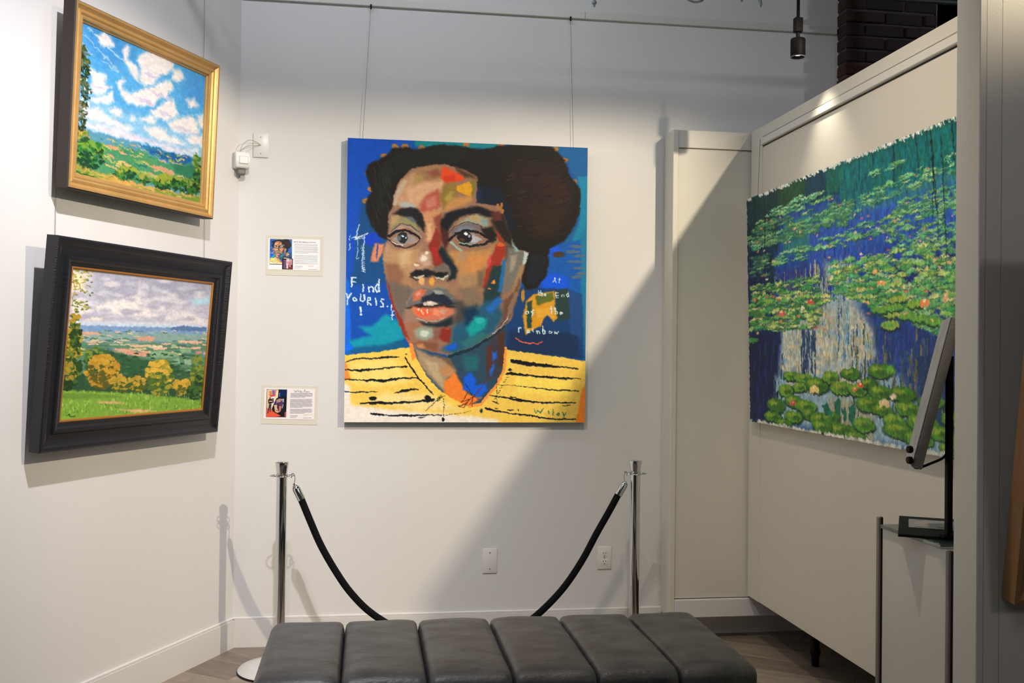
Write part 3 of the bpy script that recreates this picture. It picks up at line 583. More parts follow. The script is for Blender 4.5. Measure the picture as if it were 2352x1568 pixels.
def paint_lily_pond():
    # ---------------- lily pond (image pixels)
    L=Art(560,306,[(1716,462),(2195,288),(2190,1058),(1724,958)],((0,0),(.88,0),(.88,1),(0,1)))
    p,l,b=L.p,L.l,L.b
    def YT(x,v): # image y at x for canvas height fraction v
        k=(x-1720)/475.; return (460-172*k)*(1-v)+(960+98*k)*v
    R=np.random.RandomState(3)
    p(0x1f4a9c,0,(1600,200),(2400,100),(2400,1300),(1600,1200))
    def band(c,v0,v1,x0,x1,soft=6): p(c,soft,(x0,YT(x0,v0)),(x1,YT(x1,v0)),(x1,YT(x1,v1)),(x0,YT(x0,v1)))
    band(0x0c3a50,-.1,.12,1690,2400,8); band(0x0e5e56,-.1,.10,1900,2400,8); band(0x0a6a70,.02,.16,1930,2300,8); band(0x12383c,-.1,.26,1690,1790,8); band(0x1c4a30,0,.1,1790,1850,6); band(0x10304c,.2,.5,1700,1780,8); band(0x16245a,.3,.6,1715,1760,8)
    band(0x1f3fb4,.28,.44,1900,2080,10); band(0x2c3f9c,.36,.5,1780,1900,8); band(0x1c2c78,.4,.55,2050,2260,10); band(0x14204c,.6,1.0,1715,1790,8); band(0x22448c,.56,.8,1960,2060,8); band(0x24408a,.6,.82,2060,2260,10); band(0x243f6c,.7,.95,2090,2260,10)
    p(0xb4bcb0,12,(1800,735),(1860,700),(1900,640),(1960,700),(2000,760),(2010,830),(1960,860),(1870,870),(1790,850));p(0x9cb8c0,12,(1890,600),(1950,590),(1985,700),(1900,720)); p(0x8fb0c0,10,(1780,860),(2000,840),(2060,870),(2160,1010),(2190,1060),(1990,1010),(1780,960)); p(0xb0b8b0,8,(1900,840),(1980,850),(1990,900),(1900,900)); band(0x2c7c84,.16,.30,1800,2260,10); band(0x2b58b4,.2,.36,1860,2200,14); band(0xa8a890,.86,1.0,1900,2000,10)
    def streaks(n,x0,x1,v0,v1,cs,lw=3,ln=.05):
        for i in range(n):
            x=x0+R.rand()*(x1-x0); v=v0+R.rand()*(v1-v0); l(cs[R.randint(len(cs))],lw*(.5+R.rand()),(x,YT(x,v)),(x+R.rand()*2-1,YT(x,v+ln*(.4+R.rand()))))
    streaks(160,1715,1800,.1,1.0,[0x12224c,0x0e3050,0x1c2f70,0x16403c,0x0c2a3c])
    streaks(120,1900,2250,-.02,.16,[0x0c6a5a,0x0a5460,0x1a7a50,0x0e4a5c,0x186a40,0x0a7a80])
    streaks(90,1860,2080,.28,.46,[0x2444c8,0x1c3aa0,0x3c4cb4,0x4a5a90,0x1c5aa8])
    streaks(110,1780,1900,.34,.5,[0x2c3c8c,0x5c6a80,0x8c8c80,0x24306c,0x3c5070])
    streaks(60,1850,1905,.34,.6,[0xa8b09c,0x8cac98,0x6a8c98,0xc0bc9c])
    [b([0xd0cbb0,0xa8c0c8,0xc8d0c0,0x88b0c8,0xd8d0a8][R.randint(5)],1800+R.rand()*195,YT(1900,.60+R.rand()*.24),7,5,1.3) for i in range(150)]; streaks(90,1800,1990,.58,.84,[0xc8c4a8,0x88a8c0,0xd4c89c,0xb0c4c4,0xa8b8b8],3,.03)
    streaks(60,1840,1872,.6,.75,[0x2a4470,0x3a5878,0x24406c]); streaks(50,1920,1950,.42,.72,[0x7cb4c8,0x4a8cb4,0xb0ccc4,0x2f5c94],2.2)
    streaks(160,1950,2250,.6,.88,[0x2a4a8c,0x4a4a9c,0x5a6a3c,0x2c5a5c,0x3a5894,0x8a7c34,0x24406c,0x2a3c7c])
    streaks(80,1960,2100,.68,.84,[0x6a6c3c,0x2c6068,0x4a50a0,0x88843c])
    def pads(n,x0,x1,v0,v1,cs,r=7,shape=None,ry=.32):
        for i in range(n):
            x=x0+R.rand()*(x1-x0); v=v0+R.rand()*(v1-v0)
            if shape and not shape(x,v): continue
            rr=r*(.5+R.rand()); c=cs[R.randint(len(cs))]
            b(0x205050,x+1,YT(x,v)+1.4,rr,rr*ry,.3); b(c,x,YT(x,v),rr,rr*ry,.3)
    Gs=[0x5ab880,0x7cc48a,0x489c70,0x9ccc90,0x6ab06c,0x8cc070]
    Gy=[0xa8cc6c,0x8cc45c,0xc4d47c,0x6cb45c,0x4ca45c,0x98bc54,0xd0d48c]
    pads(900,1735,2255,.07,.33,Gs+[0x84c490,0x9cd09c,0x6cc088],8,lambda x,v: (math.sin(v*62+ (x-1700)*.012)>-.25) and v>.08+.05*math.sin(x*.03),.26)
    pads(130,1720,1960,.14,.24,[0x5c9c60,0x4c8c5c,0x78a868],8,None,.26)
    pads(190,2040,2255,.2,.37,Gs+[0x84c490],8,None,.3)
    pads(420,1905,2255,.36,.5,Gy+Gs,9,lambda x,v: x>1905+ (v-.37)*-300 ,.34)
    pads(170,1730,1880,.40,.47,Gy+[0x3f8048,0x4c9a50],6,None,.36)
    pads(30,1725,1765,.27,.36,[0x3c7060,0x5c9060],7,None,.28)
    pads(340,1722,1900,.47,.60,Gy+[0x3c7c44,0x4a8c48],8,lambda x,v:x<1890-(v-.5)*200 or v<.5,.38)
    pads(620,1950,2255,.46,.64,Gy+Gs+[0x3f9a50],10,lambda x,v: v<.50+ (x-1950)*.0007,.4)
    for x,y in [(2045,733),(2080,738),(2110,745),(2140,752),(2170,760),(2060,700),(2100,712),(2020,722),(2050,718)]: b(0x1c4a34,x+1,y+4,22,9,.3); b([0x8cb848,0x6cac48,0x9cb450][x%3],x,y,21,8,.2)
    b(0x1c3040,2042,762,23,11,.3); b(0x98b850,2040,757,21,10,.2); b(0x6cae50,2036,757,12,6); b(0x3f8c48,1728,780,14,7,.2)
    # near pads
    Gn=[0x4f8a30,0x5c9a30,0x44802c,0x6ca03a,0x3a7430]
    for x,y,rx,ry in [(1817,862,18,10),(1845,868,22,11),(1874,884,26,18),(1805,893,16,14),(1835,888,16,10),(1782,925,20,16),(1822,918,20,13),(1848,930,24,14),(1775,950,20,10),(1822,952,20,13),(1855,947,14,12),(1905,868,18,14),(1880,960,22,14),(1950,862,22,13),(1930,893,26,15),(1965,898,22,14),(1990,884,18,12),(2017,858,28,16),(2015,905,26,15),(2065,912,30,17),(1990,930,30,17),(2020,945,26,12),(1905,955,20,14),(1925,985,40,16),(1978,975,24,16),(1885,975,22,14),(2045,968,24,14),(2080,945,30,16),(2060,990,40,18),(2110,975,36,18),(2130,930,30,14),(2100,1010,34,18),(2150,1000,30,16),(2180,970,30,18),(2200,1020,30,20),(2170,1035,26,14),(1960,1000,26,10),(2230,940,30,18),(2230,1000,26,20),(1800,965,16,8)]:
        y=y-0; b(0x1a3a30,x+1,y+3,rx+2,ry+2,.2); b(Gn[int(x*7+y)%5],x,y,rx,ry,.12); b(0x8aa838,x-rx*.25,y-ry*.3,rx*.5,ry*.4,.7); b(0x3c6c2c,x+rx*.3,y+ry*.3,rx*.5,ry*.4,.8)
    b(0x64a83c,2040,857,10,10,.8)
    for q in [[(1886,930),(1896,922),(1906,940),(1908,955),(1894,950)],[(1914,925),(1922,912),(1928,925),(1926,955),(1916,950)],[(1946,935),(1956,930),(1962,940),(1952,975),(1946,960)],[(1930,940),(1938,935),(1942,960),(1934,965)]]: p(0x1a7058,1.5,*q); l(0x124a3c,1.6,q[0],q[-1])
    # flowers
    for i in range(120):
        x=1735+R.rand()*510; v=.12+R.rand()*.5
        if 1790<x<1900 and .46>v>.3: continue
        b([0xe08c6c,0xe8c46c,0xf0dcb0,0xd86c54,0xf0b090][R.randint(5)],x,YT(x,v),1.6+2.2*v+R.rand()*1.5,1.4+1.6*v,.4)
    for x,y,c,r in [(1862,697,0xe05c50,7),(1795,722,0xe06c5c,8),(2022,661,0xf0a060,8),(2008,633,0xf4b868,6),(2120,708,0xf0905c,10),(2168,697,0xf0b080,6),(1972,887,0xe85844,6),(1960,896,0xe07850,5),(1820,921,0xe0604c,6),(1868,892,0xf0d080,10),(2025,928,0xf4d498,11),(2046,915,0xf0e0c0,6),(1990,705,0xf0b070,5),(1735,690,0xd86858,4),(1843,712,0xf0e8d8,4),(1894,760,0xd07860,3)]:
        for k in range(5): b(c,x+(k-2)*r*.35,y-abs(k-2)*-r*.15,r*.35,r*.8,.4)
        b(0xf8e8b8,x,y-r*.3,r*.3,r*.4)
    # reeds
    for x0,y0,x1,y1,w in [(2105,300,2112,420,3),(2140,300,2150,470,4),(2146,370,2142,520,4),(2165,340,2172,640,3),(2055,340,2055,445,3),(1973,370,1975,440,2),(2190,300,2196,400,4),(1735,465,1736,560,3),(1757,470,1758,600,2.5),(1780,450,1780,500,2),(2150,470,2156,560,3),(2005,360,2008,420,2),(2130,300,2135,380,3),(2178,450,2190,480,2)]: l(0x0c2028,w,(x0,y0),((x0+x1)/2+1,(y0+y1)/2),(x1,y1),w2=w*.4)
    # torn white rim
    for i in range(170):
        x=1715+R.rand()*540
        l([0xd8dcd4,0xc8d0c8,0xe8e8e0][i%3],2.2,(x,YT(x,0)-1),(x+3+R.rand()*5,YT(x+4,.006)+R.rand()*3-1))
        l([0xc8ccc0,0xd8d8c8,0xb0bcb0][i%3],3.6,(x,YT(x,1)-1-R.rand()*5),(x+4+R.rand()*5,YT(x+4,1)-R.rand()*5))
    for i in range(60):
        v=R.rand(); l(0xa8b0b0,1.6,(1716+8*v,YT(1718,v)),(1717+8*v,YT(1718,v+.01)))

    L.warp(1.4,5);L.grain(.22,[(2,3),(3,7)])
    return L
# ---------------------------------------------------------------- materials
M = {}
M['wall'] = mat('wall_paint', 0xdcdbd9, .55, bump=.10, bscale=180, var=.015, vscale=1.2)
M['base'] = mat('semi_gloss_white', 0xdbd9d6, .38, bump=.03, bscale=120)
M['panel'] = mat('panel_paint', 0xd6d2c6, .42, bump=.08, bscale=160, var=.02, vscale=2)
M['rail'] = mat('rail_white', 0xd8d6d0, .35)
M['ceil'] = mat('ceiling_dark', 0x5a5650, .9, var=.2, vscale=3)
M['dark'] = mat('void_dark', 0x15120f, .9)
M['plastic'] = mat('white_plastic', 0xe2e1dc, .3)
M['plastic_d'] = mat('grey_plastic', 0x77777a, .4)
M['screw'] = mat('screw_steel', 0x8a8a86, .35, metal=.9)
M['chrome'] = mat('chrome', 0xdadcdc, .07, metal=1.)
M['chrome_b'] = mat('brushed_disc', 0xd8d8d6, .33, metal=.25)
M['rubber'] = mat('black_rubber', 0x0c0c0e, .7)
M['velvet'] = mat('black_velvet', 0x08090e, .9, bump=.3, bscale=400, spec=.2)
M['leather'] = mat('charcoal_leather', 0x464645, .42, bump=.35, bscale=70, var=.55, vscale=8, stretch=(1,1.8,1), spec=.45)
M['bench_leg'] = mat('bench_frame_black', 0x0d0d0e, .5)
M['gold'] = mat('gold_leaf', 0xc49a5c, .38, metal=.45, bump=.15, bscale=50, var=.12, vscale=9)
M['gold_in'] = mat('gold_fillet', 0xb87a34, .4, metal=.5)
M['frame_side'] = mat('dark_brown_side', 0x2c231e, .6)
M['black'] = mat('black_wood', 0x12131a, .38, bump=.3, bscale=40, var=.25, vscale=12, stretch=(1,1,6))
M['wood'] = mat('oak_frame', 0x9a7046, .5, bump=.2, bscale=40, var=.15, vscale=10, stretch=(6,6,1))
M['canvas_edge'] = mat('canvas_edge', 0xd8d2c4, .8)
M['canvas_blue'] = mat('canvas_edge_blue', 0x2a5a80, .8, var=.3, vscale=8)
M['canvas_grey'] = mat('canvas_grey', 0x8e867e, .8, bump=.3, bscale=200, var=.12, vscale=12)
M['canvas_light'] = mat('painted_grey', 0x9ea2a2, .7, bump=.3, bscale=120, var=.25, vscale=10)
M['blackm'] = mat('black_metal', 0x050506, .6, spec=.2)
M['post'] = mat('grey_channel', 0x7d766e, .4)
M['post_d'] = mat('dark_channel', 0x2a2828, .4)
M['wire'] = mat('hanging_wire', 0x6f6c68, .5)
M['wire_y'] = mat('pale_wire', 0xa8a48c, .5)
M['galv'] = mat('galvanised_steel', 0x8a9492, .35, metal=.8)
M['mortar'] = mat('mortar', 0x47423d, .95, bump=.6, bscale=60, var=.3)
M['bricks'] = [mat('brick_red', c, .9, bump=.7, bscale=45, var=.35, vscale=14) for c in (0x3c201b, 0x301b18, 0x46251d, 0x261a19)]
M['planks'] = [mat('plank_vinyl', c, .42, bump=.12, bscale=30, var=.26, vscale=3.2, stretch=(1.2, 9, 1)) for c in (0x8a7c6e, 0x7d7064, 0x93867a, 0x75685d)]
M['lam'] = mat('laminate_pouch', 0xdcd8c8, .25)
M['dark_board'] = mat('black_board', 0x0a0e0f, .65, spec=.2)
M['paint'] = paintmat('oil_paint', .6, 1.05, spec=.2)
M['paint_gloss'] = paintmat('oil_paint_satin', .5, 1.0, spec=.25)
M['paint_sky'] = paintmat('oil_paint_bright', .55, .80, spec=.2)
M['paint_pond'] = paintmat('oil_paint_pond', .5, 1.3, spec=.25)
M['print'] = paintmat('printed_paper', .35, 1.05)
gl = bpy.data.materials.new('shelf_glass'); gl.use_nodes = True; b = gl.node_tree.nodes['Principled BSDF']
b.inputs['Base Color'].default_value = (.50, .62, .60, 1); b.inputs['Transmission Weight'].default_value = .9; b.inputs['Roughness'].default_value = .04; b.inputs['IOR'].default_value = 1.5; M['glass'] = gl
le = bpy.data.materials.new('lamp_led'); le.use_nodes = True; b = le.node_tree.nodes['Principled BSDF']; b.inputs['Emission Color'].default_value = (1, .97, .9, 1); b.inputs['Emission Strength'].default_value = 4; M['led'] = le
# ---------------------------------------------------------------- the room
YB = 4.90; CX, CY = -.62, YB                                   # back wall plane, left corner
LD = Vector((-.446, -.895, 0)).normalized(); LN = Vector((-LD.y, LD.x, 0))   # along the left wall towards the viewer, and into the room
LROT = math.atan2(-LD.y, -LD.x)
ZC = 3.9
def S(name, bm, m): return tag(obj(name, bm, m), kind='structure')
S('wall_back', bx(CX-.12, 2.42, YB, YB+.15, 0, ZC), M['wall'])
wl = S('wall_left', bx(-5.2, .0, 0, .15, 0, ZC), M['wall']); wl.location = (CX, CY, 0); wl.rotation_euler.z = LROT
# local x of the left wall runs from -5.2 (viewer) to 0 (corner); local -y faces the room
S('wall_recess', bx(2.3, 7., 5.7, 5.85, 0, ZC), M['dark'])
S('ceiling', bx(-4., 7., -3., 5.85, ZC, ZC+.1), M['ceil'])
S('added_light_blocker', bx(-.32, 5.0, 3.24, 3.34, 3.13, ZC), M['ceil'])  # unseen beam, added to cut the spots off the upper back wall
S('added_light_blocker', bx(1.0, 4.2, 2.15, 2.25, 3.215, ZC), M['ceil'])  # another unseen blocker, added to keep the far spot off the upper wall
def baseboard(name, x0, x1):
    bm = box(bmesh.new(), x0, x1, -.016, 0, 0, .130); 
    for v in bm.verts: pass
    box(bm, x0, x1, -.010, 0, .130, .142, bev=.003, seg=1); return bm
S('baseboard_back', baseboard('b', CX, 2.42), M['base']).location = (0, YB, 0)
o = S('baseboard_left', baseboard('b', -5.2, -.006), M['base']); o.location = (CX, CY, 0); o.rotation_euler.z = LROT
rail = S('trim_1', bx(CX, 1.06, YB-.014, YB, 3.098, 3.136, bev=.002, seg=1), M['rail'])
S('trim_2', bx(1.0615, 2.405, YB-.014, YB, 3.098, 3.136, bev=.002, seg=1), M['rail'])
# floor of separate vinyl planks over a slab
fl = S('floor', bx(-4., 7., -3., 5.85, -.10, -.012), M['dark'])
PW, PL, ang = .180, 1.22, math.radians(145.)
dv = Vector((math.cos(ang), math.sin(ang), 0)); nv = Vector((-dv.y, dv.x, 0)); rnd = random.Random(4)
pms = []
for k in range(4):
    me = bpy.data.meshes.new('plank'); bm = bx(-PL/2+.0008, PL/2-.0008, -PW/2+.0008, PW/2-.0008, -.012, 0, bev=.0012, seg=1); bm.to_mesh(me); bm.free(); me.materials.append(M['planks'][k]); pms.append(me)
org = Vector((.4, 3.4, 0)); npl = 0
for r in range(-22, 23):
    off = rnd.random()*PL
    for c in range(-4, 5):
        p = org + nv*(r*PW) + dv*(c*PL+off)
        if not (-1.9 < p.x < 3.3 and .5 < p.y < 5.3): continue
        if (p-Vector((CX, CY, 0))).dot(LN) < -.5 or npl >= 295: continue
        o = bpy.data.objects.new('plank', pms[rnd.randrange(4)]); COL.objects.link(o); o.parent = fl; o.location = p; o.rotation_euler.z = ang; npl += 1
S('floor_slab', bx(-4., 7., -3., .0, -.009, -.002), M['planks'][1])
# brick pillar, each brick a piece of it
bp = S('brick_pillar', bx(2.418, 2.905, 4.8145, 5.30, 0, ZC), M['mortar'])
def brick(x, y, z, lx, ly, lz, k):
    bm = bx(-lx/2, lx/2, -ly/2, ly/2, -lz/2, lz/2, bev=.004, seg=1)
    for v in bm.verts: v.co += Vector((rnd.uniform(-.002,.002), rnd.uniform(-.004,.002), rnd.uniform(-.002,.002)))
    o = obj('brick', bm, M['bricks'][k], bp); o.location = (x, y, z)
z = 2.46
for i in range(13):
    h = .056
    if i % 2 == 0: segs = [(2.412, 2.62), (2.632, 2.835), (2.847, 2.915)]
    else: segs = [(2.412, 2.512), (2.524, 2.73), (2.742, 2.915)]
    for a, b_ in segs:
        d = rnd.uniform(-.004, .008) + (.012 if i > 10 else 0)
        brick((a+b_)/2, 4.80+.055+d, z+h/2, b_-a, .11, h, rnd.choice((0,1,0,2,3) if i < 7 else (1,3,3)))
    brick(2.412+.05, 4.80+.23, z+h/2, .10, .21, h, rnd.randrange(4)); z += .068
# ---------------------------------------------------------------- display panels
def ppart(name, p, *a, m='panel', bev=.002): return obj(name, bx(*a, bev=bev, seg=1), M[m], p)
A = thing('room_divider', 'narrow white movable wall panel with baseboard standing before the back wall', 'room divider', (1.483, 4.75, .12))
W_ = .86
ppart('core', A, .012, W_, .012, .14, .092, 2.32); ppart('stile', A, 0, .028, 0, .14, 0, 2.41); ppart('top_rail', A, .0285, W_, .004, .14, 2.322, 2.41)
ppart('baseboard', A, .0285, W_, -.004, .14, 0, .088, m='base'); 
ppart('leg', A, .04, .07, .05, .09, -.12, 0, m='blackm'); ppart('leg', A, .78, .81, .05, .09, -.12, 0, m='blackm')
Bp = thing('room_divider', 'long white movable wall panel carrying the lily pond canvas', 'room divider', (1.88, 4.742, .225))
LB = 2.30; zb = 2.305
ppart('core', Bp, .006, .16, -LB, -.14, 0, zb-.10); ppart('stile', Bp, .0045, .16, -.1395, 0, 0, zb, bev=.0006); ppart('top_rail', Bp, .004, .16, -LB, -.1385, zb-.052, zb)
obj('hanging_rail', bx(-.008, .012, -LB, -.14, zb-.094, zb-.060, bev=.003, seg=1), M['rail'], Bp); ppart('rail_gap', Bp, .010, .16, -LB, -.14, zb-.0999, zb-.0525, m='post_d', bev=0)
for yy in (-.42, -2.1):
    obj('leg', lathe(bmesh.new(), [(0,-.225),(.016,-.225),(.019,-.18),(.024,-.165),(.024,-.155),(.018,-.145),(.020,-.02),(.020,0),(0,0)], 20, .165, yy), M['blackm'], Bp, True)
Cp = thing('room_divider', 'grey shaded movable wall panel cut by the frame edge carrying a wooden frame', 'room divider', (1.45, 2.205, .12))
ppart('core', Cp, .062, 1.3, .006, .097, 0, 2.209); ppart('stile', Cp, 0, .018, .0, .097, 0, 2.27); ppart('stile', Cp, .019, .061, .003, .097, 0, 2.27); ppart('top_rail', Cp, .062, 1.3, .003, .097, 2.21, 2.27)
ppart('leg', Cp, .04, .07, .03, .07, -.12, 0, m='blackm'); ppart('leg', Cp, 1.2, 1.23, .03, .07, -.12, 0, m='blackm')
# ---------------------------------------------------------------- pictures
def hang(name, label, cat, loc, rot, tilt, group=None):
    o = thing(name, label, cat, loc, 0, group); o.rotation_euler = (tilt, 0, rot); return o
# tilt: local x axis is along the wall, positive rotation brings the top towards -y (the viewer)
def framed(root, W, H, prof, m, names=('frame_moulding',), side=None):
    for s in range(4): obj('frame_moulding', frame_side(W, H, prof, s), m, root)
def onleft(s, z): return (CX+LD.x*s+LN.x*.035, CY+LD.y*s+LN.y*.035, z)   # the frames hang a little off the wall
# portrait
por = thing('portrait_painting', 'large unframed painting of a face on blue with a yellow striped shirt', 'painting', (.483, YB-.006, 1.073))
art = paint_portrait().img
painted('painted_canvas', art, 1.183, 1.370, por, M['paint'], y=-.0345)
obj('stretcher', bx(-.591, .591, -.034, 0, .001, 1.369, bev=.002, seg=1), M['canvas_blue'], por)
# gold frame
g = hang('framed_landscape', 'gold framed landscape of fields under a bright blue cloudy sky', 'painting', onleft(.7686, 1.9959), LROT, .0367)
W_, H_ = .8802, .6828
prof = [(0,.0),(0,.052),(.004,.0555),(.012,.055),(.017,.049),(.024,.044),(.030,.046),(.036,.047),(.043,.041),(.049,.042),(.055,.040),(.058,.032),(.063,.030),(.066,.020),(.066,0)]
for s in range(4):
    obj('frame_moulding', frame_side(W_, H_, prof[2:-1]+[(.066,.004),(.004,.004)], s), M['gold'], g)
    tag(obj('frame_side', frame_side(W_, H_, [(0,0),(0,.050),(.0038,.0545),(.0038,0)], s), M['frame_side'], g), 'dark brown side of the frame')
art = paint_sky_landscape().img
painted('painted_canvas', art, W_-.118, H_-.118, g, M['paint_sky'], y=-.0244, z0=.059); obj('backing', bx(-W_/2+.02, W_/2-.02, -.018, -.002, .02, H_-.02), M['frame_side'], g)
for x in (-.36, .36): obj('bumper', bx(x-.012, x+.012, -.002, .034, .03, .054), M['rubber'], g)
obj('hanging_cleat', bx(-.25, .25, -.002, .018, H_-.16, H_-.13), M['frame_side'], g)
# black frame
k = hang('framed_landscape', 'black framed landscape of fields and yellow trees under grey clouds', 'painting', onleft(.7857, 1.0484), LROT, .0843)
W_, H_ = 1.055, .7673
prof = [(0,0),(0,.044),(.006,.0475),(.016,.047),(.022,.041),(.030,.036),(.040,.033),(.050,.034),(.060,.034),(.064,.040),(.072,.041),(.080,.039),(.086,.032),(.094,.030),(.101,.029),(.101,0)]
for s in range(4):
    obj('frame_moulding', frame_side(W_, H_, prof, s), M['black'], k)
    tag(obj('gold_fillet', frame_side(W_-.2024, H_-.2024, [(0,.0),(0,.0285),(.004,.0295),(.0085,.0265),(.0085,0)], s), M['gold_in'], k), 'thin gold inner fillet').location = (0, 0, .1012)
art = paint_storm_landscape().img
painted('painted_canvas', art, W_-.217, H_-.217, k, M['paint_gloss'], y=-.0226, z0=.1085); obj('backing', bx(-W_/2+.02, W_/2-.02, -.018, -.002, .02, H_-.02), M['frame_side'], k)
for x in (-.42, .42): obj('bumper', bx(x-.012, x+.012, -.002, .033, .03, .054), M['rubber'], k)
obj('hanging_cleat', bx(-.25, .25, -.002, .018, H_-.16, H_-.13), M['frame_side'], k)
# lily pond canvas on the long panel: local x runs towards the viewer
li = hang('lily_pond_painting', 'large unframed green and blue lily pond canvas with rough edges', 'painting', (1.873, 4.64, 1.10), -PI/2, .026)
art = paint_lily_pond().img; WL, HL = 1.97, 1.075
o = painted('painted_canvas', art, WL, HL, li, M['paint_pond'], y=-.0245, ragged=.006); o.location.x = WL/2
obj('stretcher', bx(.002, WL-.002, -.024, 0, .001, HL-.001, bev=.002, seg=1), M['canvas_edge'], li)
# wooden frame on the near panel
wf = hang('wooden_frame', 'brown wooden picture frame leaning out from the shaded panel', 'painting', (1.955, 2.206, .845), 0, .13)
W_, H_ = .88, .86
for s in range(4): obj('frame_moulding', frame_side(W_, H_, [(0,0),(0,.05),(.012,.052),(.035,.034),(.04,.03),(.04,0)], s), M['wood'], wf)
obj('canvas', bx(-W_/2+.038, W_/2-.038, -.02, -.004, .038, H_-.038), M['frame_side'], wf)
# wires and hooks
def wire(name, label, pts, m='wire', r=.0009, hook=None):
    t = thing(name, label, 'wire', pts[0]); off = Vector(pts[0])
    obj('cable', tube(bmesh.new(), [Vector(p)-off for p in pts], r, 6), M[m], t)
    if hook: obj('hook', bx(-.004, .004, -.008, .0, -.022, 0, bev=.001, seg=1), M['blackm'], t)
    return t
wire('hanging_wire', 'thin wire above the portrait hanging nearer the corner', [(-.006,YB-.015,3.103),(-.038,YB-.022,2.44)], hook=1)
wire('hanging_wire', 'thin wire above the portrait hanging nearer the narrow panel', [(.985,YB-.015,3.103),(1.005,YB-.022,2.44)], hook=1)
def onl(s, z, d=.006): return (CX+LD.x*s+LN.x*d, CY+LD.y*s+LN.y*d, z)
wire('hanging_wire', 'thin wire rising from the gold frame beside the room corner', [onl(.30,3.6),onl(.30,2.66)])
wire('hanging_wire', 'thin wire between the two landscapes beside the room corner', [onl(.275,2.05),onl(.275,1.78)])
wire('hanging_wire', 'thin wire between the two landscapes far from the corner', [onl(1.174,2.05),onl(1.174,1.78)])
wire('hanging_wire', 'thin dark wire holding the lily pond canvas near its corner', [(1.871,4.598,2.465),(1.862,4.602,2.16)], m='post_d')
tag(obj('wall_patch', lathe(bmesh.new(), [(0,0),(.050,0),(.050,.0012),(0,.0014)], 40, mtx=Matrix.Rotation(PI/2, 4, 'X')), M['plastic']), 'white round patch peeking out behind the edge of the portrait', 'patch').location = (-.092, YB, 1.135)
# ---------------------------------------------------------------- plates and sensor
def plate(name, label, cat, x, z, w=.070, h=.116, group=None):
    t = thing(name, label, cat, (x, YB-.0005, z)); bm = bx(-w/2, w/2, -.006, 0, -h/2, h/2, bev=.0035, seg=2); obj('cover_plate', bm, M['plastic'], t, True); return t
def screw(t, dx, dz, y=-.006):
    obj('screw', lathe(bmesh.new(), [(0,0),(.0028,0),(.0026,.0012),(0,.0014)], 12, mtx=Matrix.Translation((dx,y,dz)) @ Matrix.Rotation(PI/2, 4, 'X')), M['screw'], t, True)
t = plate('blank_plate', 'white blank wall plate low on the wall below the portrait', 'wall plate', .611, .387, .073, .122); screw(t, 0, .040); screw(t, 0, -.040)
t = plate('blank_plate', 'white blank wall plate high up joined by wires to the sensor', 'wall plate', -.520, 2.397, .072, .116); screw(t, 0, .040); screw(t, 0, -.040)
t = plate('wall_outlet', 'white double electrical outlet behind the rope', 'outlet', 1.191, .392, .071, .115); screw(t, 0, 0)
for dz in (.020, -.020):
    bm = bmesh.new(); lathe(bm, [(0,0),(.0172,0),(.0165,.0022),(0,.0024)], 28)
    for v in bm.verts: v.co.y = max(-.0135, min(.0135, v.co.y))
    mt = Matrix.Translation((0,-.0058,dz)) @ Matrix.Rotation(PI/2, 4, 'X')
    for v in bm.verts: v.co = mt @ v.co
    r_ = obj('receptacle', bm, M['plastic'], t)
    for sx, hh in ((-.0062,.008),(.0062,.0065)): obj('slot', bx(sx-.0011, sx+.0011, -.0087, -.0076, dz+.001-hh/2+.002, dz+.001+hh/2+.002), M['blackm'], r_)
    obj('slot', lathe(bmesh.new(), [(0,0),(.0024,0),(.0024,.001),(0,.001)], 12, mtx=Matrix.Translation((0,-.0078,dz-.0085)) @ Matrix.Rotation(PI/2, 4, 'X')), M['blackm'], r_)
sn = thing('motion_sensor', 'small white motion sensor mounted in the wall corner', 'sensor', (-.612, 4.872, 2.272), math.radians(22))
bm = bmesh.new(); pr = [(-.022,0),(-.040,.006),(-.046,.030),(-.046,.056),(-.036,.078),(-.012,.082),(0,.078),(0,0)]
L0 = [bm.verts.new((-.033,y,z)) for y,z in pr]; L1 = [bm.verts.new((.033,y,z)) for y,z in pr]
for i in range(len(pr)): bm.faces.new((L0[i],L0[(i+1)%len(pr)],L1[(i+1)%len(pr)],L1[i]))
bm.faces.new(L0); bm.faces.new(L1[::-1]); bmesh.ops.bevel(bm, geom=bm.edges[:], offset=.003, segments=2, affect='EDGES')
obj('housing', bm, M['plastic'], sn, True); tag(obj('lens', bx(-.018,.026,-.0485,-.040,.022,.058,bev=.003), M['plastic_d'] if False else mat('sensor_lens', 0xc4c8cc, .3), sn), 'pale grey sensor window')
obj('bracket', bx(-.02,.02,-.03,.004,-.028,.002,bev=.008), mat('bracket_grey', 0x6c6b68, .5), sn)
def sensor_wire(nm, mid): wire('sensor_wire', nm, crom([(-.612,4.850,2.352)]+mid+[(-.520,YB-.009,2.398)], 8), m='wire_y', r=.0015)
sensor_wire('upper pale wire looping from the sensor to the plate', [(-.60,4.845,2.385),(-.574,4.86,2.412),(-.545,4.88,2.412)])
sensor_wire('lower pale wire running from the sensor to the plate', [(-.594,4.85,2.373),(-.565,4.868,2.388),(-.54,4.885,2.393)])
